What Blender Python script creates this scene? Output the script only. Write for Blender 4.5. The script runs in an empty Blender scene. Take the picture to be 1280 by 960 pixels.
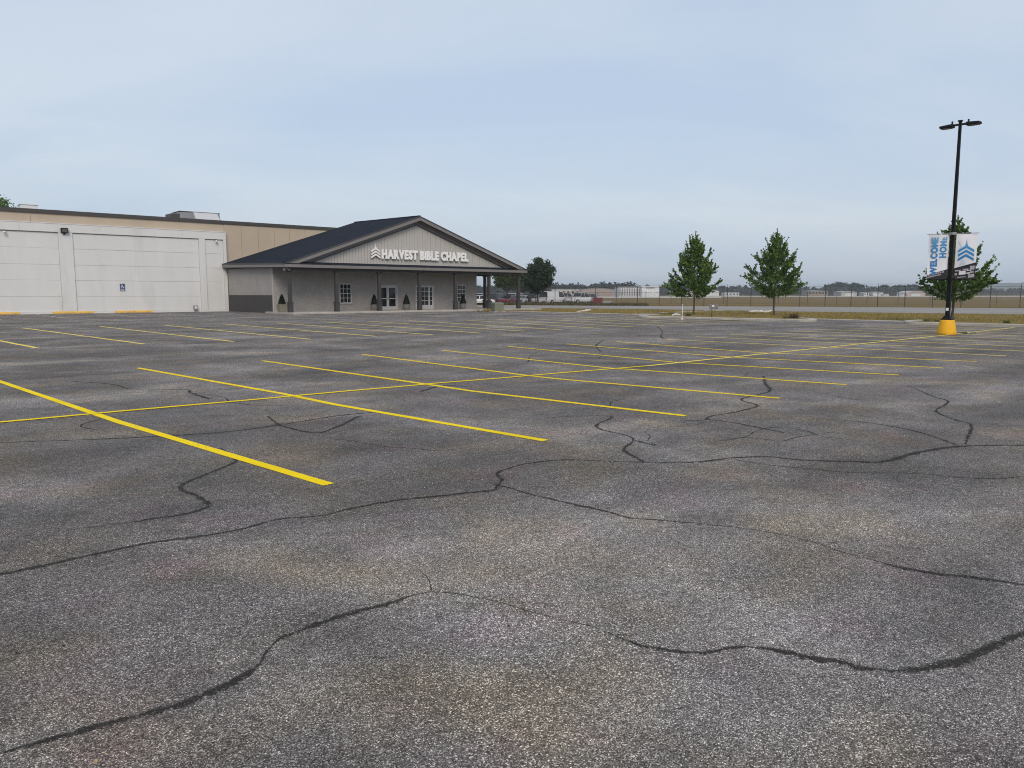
import bpy, bmesh, math, random
import numpy as np
from mathutils import Vector, Matrix

sc = bpy.context.scene
R = math.radians
random.seed(7); rng = np.random.default_rng(7)

# ------------------------------------------------------------------ camera
CAM_H = 1.68; PITCH = R(6.7); FPX = 960.0
cd = bpy.data.cameras.new('camera'); cam = bpy.data.objects.new('camera', cd)
sc.collection.objects.link(cam); sc.camera = cam
cd.sensor_width = 36.0; cd.lens = 27.0; cd.clip_start = 0.05; cd.clip_end = 20000
cam.location = (0, 0, CAM_H); cam.rotation_euler = (R(90) - PITCH, 0, 0)

# ------------------------------------------------------------------ sky and sun (overcast)
SUN_DIR = Vector((0.14, -0.80, 0.0)).normalized(); SUN_EL = R(37)
w = bpy.data.worlds.new('World'); sc.world = w; w.use_nodes = True
nt = w.node_tree; nt.nodes.clear()
def wn(t, **k):
    n = nt.nodes.new(t)
    for a, b in k.items(): setattr(n, a, b)
    return n
sky = wn('ShaderNodeTexSky', sky_type='NISHITA', sun_disc=False)
sky.sun_elevation = SUN_EL; sky.sun_rotation = math.atan2(SUN_DIR.x, SUN_DIR.y)
sky.dust_density = 2.5; sky.air_density = 1.2
tc = wn('ShaderNodeTexCoord'); sep = wn('ShaderNodeSeparateXYZ'); nt.links.new(tc.outputs['Generated'], sep.inputs[0])
# clouds live on a flat layer overhead: project the view direction on it
zc = wn('ShaderNodeMath', operation='MAXIMUM'); nt.links.new(sep.outputs[2], zc.inputs[0]); zc.inputs[1].default_value = 0.0
za = wn('ShaderNodeMath', operation='ADD'); nt.links.new(zc.outputs[0], za.inputs[0]); za.inputs[1].default_value = 0.22
dx = wn('ShaderNodeMath', operation='DIVIDE'); nt.links.new(sep.outputs[0], dx.inputs[0]); nt.links.new(za.outputs[0], dx.inputs[1])
dy = wn('ShaderNodeMath', operation='DIVIDE'); nt.links.new(sep.outputs[1], dy.inputs[0]); nt.links.new(za.outputs[0], dy.inputs[1])
cv = wn('ShaderNodeCombineXYZ'); nt.links.new(dx.outputs[0], cv.inputs[0]); nt.links.new(dy.outputs[0], cv.inputs[1])
cm = wn('ShaderNodeMapping'); nt.links.new(cv.outputs[0], cm.inputs[0]); cm.inputs['Scale'].default_value = (0.55, 1.15, 1); cm.inputs['Rotation'].default_value = (0, 0, R(-12)); cm.inputs['Location'].default_value = (1.3, 0.4, 0)
n1 = wn('ShaderNodeTexNoise'); n1.inputs['Scale'].default_value = 1.25; n1.inputs['Detail'].default_value = 5; n1.inputs['Roughness'].default_value = 0.5
n1.inputs['Distortion'].default_value = 0.5
nt.links.new(cm.outputs[0], n1.inputs['Vector'])
cr = wn('ShaderNodeValToRGB'); nt.links.new(n1.outputs[0], cr.inputs[0])
cr.color_ramp.elements[0].position = 0.33; cr.color_ramp.elements[0].color = (0.86, 0.915, 1.0, 1)
cr.color_ramp.elements[1].position = 0.68; cr.color_ramp.elements[1].color = (1.11, 1.08, 1.05, 1)
base = wn('ShaderNodeMixRGB', blend_type='MULTIPLY'); base.inputs[0].default_value = 1
base.inputs[1].default_value = (4.95, 5.65, 6.55, 1); nt.links.new(cr.outputs[0], base.inputs[2])
mx = wn('ShaderNodeMixRGB'); mx.inputs[0].default_value = 0.80
nt.links.new(sky.outputs[0], mx.inputs[1]); nt.links.new(base.outputs[0], mx.inputs[2])
bg = wn('ShaderNodeBackground'); bg.inputs['Strength'].default_value = 0.10
nt.links.new(mx.outputs[0], bg.inputs['Color'])
wo = wn('ShaderNodeOutputWorld'); nt.links.new(bg.outputs[0], wo.inputs['Surface'])

sd = bpy.data.lights.new('sun', 'SUN'); sd.energy = 1.5; sd.angle = R(25); sd.color = (1.0, 0.89, 0.76)
sun = bpy.data.objects.new('sun', sd); sc.collection.objects.link(sun); sun.location = (0, -20, 40)
tosun = Vector((SUN_DIR.x * math.cos(SUN_EL), SUN_DIR.y * math.cos(SUN_EL), math.sin(SUN_EL)))
sun.rotation_euler = tosun.to_track_quat('Z', 'Y').to_euler()

sc.view_settings.view_transform = 'Standard'; sc.view_settings.look = 'None'
sc.view_settings.exposure = 0.36; sc.view_settings.gamma = 1.0; sc.view_settings.use_curve_mapping = False
sc.cycles.use_denoising = True; sc.cycles.denoiser = 'OPENIMAGEDENOISE'; sc.cycles.denoising_prefilter = 'NONE'; sc.cycles.denoising_input_passes = 'RGB_ALBEDO_NORMAL'
sc.cycles.filter_width = 1.05
sc.cycles.max_bounces = 6; sc.cycles.diffuse_bounces = 3; sc.cycles.glossy_bounces = 3; sc.cycles.transparent_max_bounces = 16
sc.cycles.volume_bounces = 0; sc.cycles.caustics_reflective = False; sc.cycles.caustics_refractive = False

# ------------------------------------------------------------------ helpers
COL = sc.collection
def tag(o, label=None, cat=None, group=None, kind=None):
    if label: o['label'] = label
    if cat: o['category'] = cat
    if group: o['group'] = group
    if kind: o['kind'] = kind
    return o
def empty(name, loc, rz=0.0):
    o = bpy.data.objects.new(name, None); COL.objects.link(o); o.location = loc; o.rotation_euler = (0, 0, rz)
    o.empty_display_size = 0.3
    return o
def link(name, me, mat=None, parent=None, smooth=False):
    o = bpy.data.objects.new(name, me); COL.objects.link(o)
    if mat is not None and len(me.materials) == 0: me.materials.append(mat)
    if parent is not None: o.parent = parent
    if smooth: me.polygons.foreach_set('use_smooth', [True] * len(me.polygons))
    return o
def np_mesh(name, V, Fq):
    """V (n,3) array, Fq (m,k) array of k-gons"""
    me = bpy.data.meshes.new(name); V = np.asarray(V, np.float32); Fq = np.asarray(Fq, np.int32)
    k = Fq.shape[1]; m = len(Fq)
    me.vertices.add(len(V)); me.vertices.foreach_set('co', V.ravel())
    me.loops.add(m * k); me.loops.foreach_set('vertex_index', Fq.ravel())
    me.polygons.add(m); me.polygons.foreach_set('loop_start', np.arange(0, m * k, k, dtype=np.int32))
    me.update(calc_edges=True); me.validate()
    return me
class MB:
    """collects shapes into one mesh"""
    def __init__(s): s.v = []; s.f = []
    def add(s, vs, fs):
        n = len(s.v); s.v += [tuple(v) for v in vs]; s.f += [tuple(i + n for i in f) for f in fs]; return s
    def box(s, x0, x1, y0, y1, z0, z1):
        x0, x1 = min(x0, x1), max(x0, x1); y0, y1 = min(y0, y1), max(y0, y1); z0, z1 = min(z0, z1), max(z0, z1)
        return s.add([(x0,y0,z0),(x1,y0,z0),(x1,y1,z0),(x0,y1,z0),(x0,y0,z1),(x1,y0,z1),(x1,y1,z1),(x0,y1,z1)],
                     [(3,2,1,0),(4,5,6,7),(0,1,5,4),(1,2,6,5),(2,3,7,6),(3,0,4,7)])
    def hexa(s, b, t):      # bottom 4 (ccw from above) and top 4
        return s.add(list(b) + list(t), [(3,2,1,0),(4,5,6,7),(0,1,5,4),(1,2,6,5),(2,3,7,6),(3,0,4,7)])
    def prism(s, pts, d):   # planar polygon extruded along the vector d
        n = len(pts); d = Vector(d); p = [Vector(q) for q in pts]
        fs = [tuple(range(n))[::-1], tuple(range(n, 2 * n))] + [(i, (i + 1) % n, n + (i + 1) % n, n + i) for i in range(n)]
        return s.add(p + [q + d for q in p], fs)
    def tube(s, p0, p1, r0, r1=None, n=8, cap=True):
        r1 = r0 if r1 is None else r1; p0 = Vector(p0); p1 = Vector(p1); d = (p1 - p0).normalized()
        a = d.orthogonal().normalized(); b = d.cross(a)
        vs = [p0 + r0 * (math.cos(6.28319*i/n)*a + math.sin(6.28319*i/n)*b) for i in range(n)] + \
             [p1 + r1 * (math.cos(6.28319*i/n)*a + math.sin(6.28319*i/n)*b) for i in range(n)]
        fs = [(i, (i+1) % n, n+(i+1) % n, n+i) for i in range(n)]
        if cap: fs += [tuple(range(n))[::-1], tuple(range(n, 2*n))]
        return s.add(vs, fs)
    def lathe(s, prof, c=(0,0,0), n=16):
        vs = []; fs = []
        for r, z in prof:
            for i in range(n): vs.append((c[0]+r*math.cos(6.28319*i/n), c[1]+r*math.sin(6.28319*i/n), c[2]+z))
        for j in range(len(prof)-1):
            for i in range(n): fs.append((j*n+i, j*n+(i+1) % n, (j+1)*n+(i+1) % n, (j+1)*n+i))
        fs += [tuple(range(n))[::-1], tuple(range((len(prof)-1)*n, len(prof)*n))]
        return s.add(vs, fs)
    def build(s, name, mat, parent=None, smooth=False, bevel=0, seg=1):
        me = bpy.data.meshes.new(name); me.from_pydata(s.v, [], s.f)
        bm = bmesh.new(); bm.from_mesh(me)
        bmesh.ops.recalc_face_normals(bm, faces=bm.faces)
        if bevel: bmesh.ops.bevel(bm, geom=[e for e in bm.edges], offset=bevel, segments=seg, affect='EDGES', clamp_overlap=True)
        bm.to_mesh(me); bm.free(); me.update()
        return link(name, me, mat, parent, smooth)
def copy_tree(o, parent=None):
    c = o.copy(); COL.objects.link(c); c.parent = parent
    for ch in o.children: copy_tree(ch, c)
    return c

# photogrammetry: a pixel of the 1280x960 photograph that shows flat ground -> the ground point
def gp(x, y, z=0.0):
    u = (x - 640) / FPX; v = (y - 480) / FPX
    t = (CAM_H - z) / (math.sin(PITCH) + v * math.cos(PITCH))
    return Vector((t * u, t * (math.cos(PITCH) - v * math.sin(PITCH)), z))
def at(x, D, z=0.0):        # ground point at depth D in the column x
    return Vector(((x - 640) / FPX * D * 1.0, D, z))
# building axes: a runs along the facades (to the right and away), b out of the facade
TH = R(41.3); AX = Vector((math.cos(TH), math.sin(TH), 0)); BX = Vector((math.sin(TH), -math.cos(TH), 0))
ORG = Vector((-27.28, 74.5, 0))
def W(a, b, z=0.0): return ORG + a * AX + b * BX + Vector((0, 0, z))

# ------------------------------------------------------------------ materials
def new_mat(name):
    m = bpy.data.materials.new(name); m.use_nodes = True; t = m.node_tree
    return m, t, t.nodes['Principled BSDF']
def nd(t, typ, ins=None, **k):
    n = t.nodes.new(typ)
    for a, b in k.items(): setattr(n, a, b)
    for a, b in (ins or {}).items():
        if isinstance(b, bpy.types.NodeSocket): t.links.new(b, n.inputs[a])
        else: n.inputs[a].default_value = b
    return n
def ramp(t, fac, stops):
    n = t.nodes.new('ShaderNodeValToRGB'); t.links.new(fac, n.inputs[0]); e = n.color_ramp.elements
    while len(e) < len(stops): e.new(0.5)
    for i, (p, c) in enumerate(stops):
        e[i].position = p; e[i].color = (c, c, c, 1) if not isinstance(c, tuple) else (*c, 1)
    return n.outputs[0]
def mixc(t, fac, a, b, mode='MIX'):
    n = t.nodes.new('ShaderNodeMixRGB'); n.blend_type = mode
    for i, v in ((0, fac), (1, a), (2, b)):
        if isinstance(v, bpy.types.NodeSocket): t.links.new(v, n.inputs[i])
        else: n.inputs[i].default_value = v if i == 0 else ((*v, 1) if len(v) == 3 else v)
    return n.outputs[0]
def pm(name, col, rough=0.7, var=0.12, scale=2.0, bump=0.0, bscale=40.0, metal=0.0, spec=0.3, stain=None, detail=6, stretch=(1, 1, 1)):
    m, t, p = new_mat(name)
    co = nd(t, 'ShaderNodeTexCoord').outputs['Object']
    mp = nd(t, 'ShaderNodeMapping', {'Vector': co, 'Scale': stretch}).outputs[0]
    n = nd(t, 'ShaderNodeTexNoise', {'Vector': mp, 'Scale': scale, 'Detail': detail, 'Roughness': 0.6}).outputs[0]
    k = ramp(t, n, [(0.3, 1 - var), (0.7, 1 + var)])
    c = mixc(t, 1.0, col, k, 'MULTIPLY')
    if stain:
        n2 = nd(t, 'ShaderNodeTexNoise', {'Vector': mp, 'Scale': scale * 0.37, 'Detail': 7, 'Roughness': 0.7}).outputs[0]
        c = mixc(t, ramp(t, n2, [(0.55, 0.0), (0.75, stain[1])]), c, stain[0])
    t.links.new(c, p.inputs['Base Color'])
    p.inputs['Roughness'].default_value = rough; p.inputs['Metallic'].default_value = metal
    p.inputs['Specular IOR Level'].default_value = spec
    if bump:
        bn = nd(t, 'ShaderNodeTexNoise', {'Vector': co, 'Scale': bscale, 'Detail': 4})
        b = nd(t, 'ShaderNodeBump', {'Height': bn.outputs[0], 'Strength': bump, 'Distance': 0.02})
        t.links.new(b.outputs[0], p.inputs['Normal'])
    return m

def asphalt_mat(name, base=1.0, fresh=0.0):
    m, t, p = new_mat(name)
    co = nd(t, 'ShaderNodeTexCoord').outputs['Object']
    # stones of the wearing course
    v1 = nd(t, 'ShaderNodeTexVoronoi', {'Vector': co, 'Scale': 235.0}); s1 = nd(t, 'ShaderNodeSeparateColor', {0: v1.outputs['Color']}).outputs[0]
    v2 = nd(t, 'ShaderNodeTexVoronoi', {'Vector': co, 'Scale': 120.0}); s2 = nd(t, 'ShaderNodeSeparateColor', {0: v2.outputs['Color']})
    fine = ramp(t, s1, [(0.0, 0.030), (0.42, 0.088), (0.76, 0.175), (0.93, 0.38), (1.0, 0.72)])
    big = ramp(t, s2.outputs[0], [(0.0, 0.035), (0.50, 0.095), (0.80, 0.19), (0.93, 0.50), (1.0, 0.85)])
    edge = ramp(t, v2.outputs['Distance'], [(0.35, 1.0), (0.62, 0.0)])
    bigs = mixc(t, edge, fine, big)
    nb = nd(t, 'ShaderNodeTexNoise', {'Vector': co, 'Scale': 0.9, 'Detail': 5, 'Roughness': 0.62}).outputs[0]
    ravel = ramp(t, nb, [(0.36, 0.22), (0.66, 0.95)])      # where the tar has worn off the stones
    c = mixc(t, ravel, fine, bigs)
    # large tonal patches, shading from dips painted into the colour, and colour casts
    n1 = nd(t, 'ShaderNodeTexNoise', {'Vector': co, 'Scale': 0.33, 'Detail': 6, 'Roughness': 0.58, 'Distortion': 0.6}).outputs[0]
    c = mixc(t, 1.0, c, ramp(t, n1, [(0.28, 0.60 * base), (0.5, 1.0 * base), (0.68, 1.58 * base)]), 'MULTIPLY')
    n2 = nd(t, 'ShaderNodeTexNoise', {'Vector': co, 'Scale': 1.7, 'Detail': 6, 'Roughness': 0.65}).outputs[0]
    c = mixc(t, 1.0, c, ramp(t, n2, [(0.3, 0.80), (0.7, 1.22)]), 'MULTIPLY')
    n6 = nd(t, 'ShaderNodeTexNoise', {'Vector': co, 'Scale': 16.0, 'Detail': 8, 'Roughness': 0.85}).outputs[0]      # clots of stone and tar
    c = mixc(t, 1.0, c, ramp(t, n6, [(0.32, 0.62), (0.5, 0.98), (0.68, 1.45)]), 'MULTIPLY')
    off = nd(t, 'ShaderNodeMapping', {'Vector': co, 'Location': (31.0, 17.0, 0)}).outputs[0]
    n3 = nd(t, 'ShaderNodeTexNoise', {'Vector': off, 'Scale': 0.8, 'Detail': 4}).outputs[0]
    cast = ramp(t, n3, [(0.34, (0.98, 0.97, 1.01)), (0.5, (1.0, 0.975, 0.965)), (0.66, (1.12, 1.02, 0.87))])
    c = mixc(t, 1.0, c, cast, 'MULTIPLY')
    n5 = nd(t, 'ShaderNodeTexNoise', {'Vector': off, 'Scale': 1.1, 'Detail': 3}).outputs[0]
    c = mixc(t, 1.0, c, ramp(t, n5, [(0.56, (1, 1, 1)), (0.74, (1.09, 0.96, 1.03))]), 'MULTIPLY')
    # long wheel tracks along the aisles
    mp = nd(t, 'ShaderNodeMapping', {'Vector': co, 'Scale': (0.05, 0.55, 1)}).outputs[0]
    n4 = nd(t, 'ShaderNodeTexNoise', {'Vector': mp, 'Scale': 1.0, 'Detail': 5, 'Roughness': 0.65}).outputs[0]
    c = mixc(t, 1.0, c, ramp(t, n4, [(0.36, 0.80), (0.66, 1.18)]), 'MULTIPLY')
    c = mixc(t, 1.0, c, (1.035, 0.955, 0.885), 'MULTIPLY')
    t.links.new(c, p.inputs['Base Color'])
    p.inputs['Roughness'].default_value = 0.9; p.inputs['Specular IOR Level'].default_value = 0.14
    hgt = nd(t, 'ShaderNodeMath', {0: v1.outputs['Distance'], 1: v2.outputs['Distance']}, operation='ADD').outputs[0]
    b = nd(t, 'ShaderNodeBump', {'Height': hgt, 'Strength': 0.55, 'Distance': 0.004}, invert=True)
    b2 = nd(t, 'ShaderNodeBump', {'Height': n2, 'Strength': 0.25, 'Distance': 0.05, 'Normal': b.outputs[0]})
    t.links.new(b2.outputs[0], p.inputs['Normal'])
    return m
def paint_mat(name, col, worn=0.5):
    m, t, p = new_mat(name)
    co = nd(t, 'ShaderNodeTexCoord').outputs['Object']
    n = nd(t, 'ShaderNodeTexNoise', {'Vector': co, 'Scale': 45.0, 'Detail': 8, 'Roughness': 0.75}).outputs[0]
    n2 = nd(t, 'ShaderNodeTexNoise', {'Vector': co, 'Scale': 1.3, 'Detail': 5}).outputs[0]
    k = nd(t, 'ShaderNodeMath', {0: n, 1: nd(t, 'ShaderNodeMath', {0: n2, 1: 0.35}, operation='MULTIPLY').outputs[0]}, operation='ADD').outputs[0]
    c = mixc(t, ramp(t, k, [(0.80 - 0.22 * worn, 0.0), (0.98 - 0.22 * worn, 1.0)]), col, (0.10, 0.095, 0.085))
    c = mixc(t, 1.0, c, ramp(t, n2, [(0.3, 0.85), (0.7, 1.08)]), 'MULTIPLY')
    t.links.new(c, p.inputs['Base Color']); p.inputs['Roughness'].default_value = 0.75; p.inputs['Specular IOR Level'].default_value = 0.12
    b = nd(t, 'ShaderNodeBump', {'Height': nd(t, 'ShaderNodeTexVoronoi', {'Vector': co, 'Scale': 110.0}).outputs[0], 'Strength': 0.45, 'Distance': 0.004}, invert=True)
    t.links.new(b.outputs[0], p.inputs['Normal'])
    return m
def tar_mat():
    """sealant band whose ragged edge and worn gaps follow the painted-on 'across' attribute (-1..1 over its width)"""
    m, t, p = new_mat('crack_sealant')
    co = nd(t, 'ShaderNodeTexCoord').outputs['Object']
    n = nd(t, 'ShaderNodeTexNoise', {'Vector': co, 'Scale': 6.0, 'Detail': 9, 'Roughness': 0.72}).outputs[0]
    n2 = nd(t, 'ShaderNodeTexNoise', {'Vector': co, 'Scale': 70.0, 'Detail': 3, 'Roughness': 0.7}).outputs[0]
    v = nd(t, 'ShaderNodeTexVoronoi', {'Vector': co, 'Scale': 190.0}); sv = nd(t, 'ShaderNodeSeparateColor', {0: v.outputs['Color']}).outputs[0]
    c = mixc(t, ramp(t, sv, [(0.86, 0.0), (0.98, 0.6)]), (0.030, 0.027, 0.025), (0.24, 0.22, 0.20))
    t.links.new(c, p.inputs['Base Color']); p.inputs['Roughness'].default_value = 0.8; p.inputs['Specular IOR Level'].default_value = 0.12
    b = nd(t, 'ShaderNodeBump', {'Height': n2, 'Strength': 0.3, 'Distance': 0.005}); t.links.new(b.outputs[0], p.inputs['Normal'])
    ac = nd(t, 'ShaderNodeAttribute', attribute_name='across').outputs['Fac']
    ab_ = nd(t, 'ShaderNodeMath', {0: ac}, operation='ABSOLUTE').outputs[0]
    k = nd(t, 'ShaderNodeMath', {0: 1.0, 1: ab_}, operation='SUBTRACT').outputs[0]
    a1 = nd(t, 'ShaderNodeMath', {0: nd(t, 'ShaderNodeMath', {0: n, 1: 0.5}, operation='SUBTRACT').outputs[0], 1: 3.2}, operation='MULTIPLY').outputs[0]
    a2 = nd(t, 'ShaderNodeMath', {0: nd(t, 'ShaderNodeMath', {0: n2, 1: 0.5}, operation='SUBTRACT').outputs[0], 1: 2.6}, operation='MULTIPLY').outputs[0]
    k = nd(t, 'ShaderNodeMath', {0: k, 1: nd(t, 'ShaderNodeMath', {0: a1, 1: a2}, operation='ADD').outputs[0]}, operation='ADD').outputs[0]
    al = ramp(t, k, [(0.20, 0.0), (0.66, 0.80)])
    mxs = nd(t, 'ShaderNodeMixShader', {0: al, 1: nd(t, 'ShaderNodeBsdfTransparent').outputs[0], 2: p.outputs[0]})
    t.links.new(mxs.outputs[0], t.nodes['Material Output'].inputs['Surface'])
    return m
def field_mat(name, c1, c2, c3, s=0.05):
    m, t, p = new_mat(name)
    co = nd(t, 'ShaderNodeTexCoord').outputs['Object']
    n1 = nd(t, 'ShaderNodeTexNoise', {'Vector': co, 'Scale': s, 'Detail': 9, 'Roughness': 0.65, 'Distortion': 0.4}).outputs[0]
    n2 = nd(t, 'ShaderNodeTexNoise', {'Vector': co, 'Scale': s * 30, 'Detail': 8, 'Roughness': 0.75}).outputs[0]
    c = mixc(t, ramp(t, n1, [(0.38, 0.0), (0.62, 1.0)]), c1, c2)
    c = mixc(t, ramp(t, n2, [(0.42, 0.0), (0.66, 0.85)]), c, c3)
    t.links.new(c, p.inputs['Base Color']); p.inputs['Roughness'].default_value = 0.95; p.inputs['Specular IOR Level'].default_value = 0.1
    b = nd(t, 'ShaderNodeBump', {'Height': n2, 'Strength': 0.8, 'Distance': 0.15}); t.links.new(b.outputs[0], p.inputs['Normal'])
    return m
def brick_mat(name, col, mort):
    m, t, p = new_mat(name)
    co = nd(t, 'ShaderNodeTexCoord').outputs['Object']; s = nd(t, 'ShaderNodeSeparateXYZ', {0: co})
    u = nd(t, 'ShaderNodeMath', {0: s.outputs[0], 1: s.outputs[1]}, operation='ADD').outputs[0]
    v = nd(t, 'ShaderNodeCombineXYZ', {0: u, 1: s.outputs[2]}).outputs[0]
    b = nd(t, 'ShaderNodeTexBrick', {'Vector': v, 'Scale': 1.0, 'Brick Width': 0.21, 'Row Height': 0.075, 'Mortar Size': 0.006, 'Mortar Smooth': 0.2, 'Bias': 0.0,
                                     'Color1': (*[c * 0.86 for c in col], 1), 'Color2': (*[c * 1.1 for c in col], 1), 'Mortar': (*mort, 1)})
    n = nd(t, 'ShaderNodeTexNoise', {'Vector': co, 'Scale': 0.8, 'Detail': 6}).outputs[0]
    c = mixc(t, 1.0, b.outputs[0], ramp(t, n, [(0.3, 0.92), (0.7, 1.06)]), 'MULTIPLY')
    t.links.new(c, p.inputs['Base Color']); p.inputs['Roughness'].default_value = 0.75
    bp = nd(t, 'ShaderNodeBump', {'Height': b.outputs['Fac'], 'Strength': 0.5, 'Distance': 0.008}, invert=True); t.links.new(bp.outputs[0], p.inputs['Normal'])
    return m
def shingle_mat():
    m, t, p = new_mat('asphalt_shingle')
    co = nd(t, 'ShaderNodeTexCoord').outputs['Object']; s = nd(t, 'ShaderNodeSeparateXYZ', {0: co})
    v = nd(t, 'ShaderNodeCombineXYZ', {0: s.outputs[1], 1: s.outputs[0]}).outputs[0]
    b = nd(t, 'ShaderNodeTexBrick', {'Vector': v, 'Scale': 1.0, 'Brick Width': 0.3, 'Row Height': 0.14, 'Mortar Size': 0.005, 'Bias': 0.0,
                                     'Color1': (0.012, 0.015, 0.024, 1), 'Color2': (0.020, 0.024, 0.035, 1), 'Mortar': (0.007, 0.009, 0.014, 1)})
    n = nd(t, 'ShaderNodeTexNoise', {'Vector': co, 'Scale': 1.2, 'Detail': 7}).outputs[0]
    c = mixc(t, 1.0, b.outputs[0], ramp(t, n, [(0.3, 0.8), (0.7, 1.25)]), 'MULTIPLY')
    t.links.new(c, p.inputs['Base Color']); p.inputs['Roughness'].default_value = 0.95; p.inputs['Specular IOR Level'].default_value = 0.06
    return m
def leaf_mat(name, c1, c2, c3):
    m, t, p = new_mat(name)
    g = nd(t, 'ShaderNodeNewGeometry').outputs['Random Per Island']
    c = ramp(t, g, [(0.0, c1), (0.55, c2), (1.0, c3)])
    t.links.new(c, p.inputs['Base Color']); p.inputs['Roughness'].default_value = 0.55; p.inputs['Specular IOR Level'].default_value = 0.3
    tr = nd(t, 'ShaderNodeBsdfTranslucent', {'Color': mixc(t, 1.0, c, (1.1, 1.35, 0.55), 'MULTIPLY')})
    mxs = nd(t, 'ShaderNodeMixShader', {0: 0.28, 1: p.outputs[0], 2: tr.outputs[0]})
    t.links.new(mxs.outputs[0], t.nodes['Material Output'].inputs['Surface'])
    return m

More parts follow.
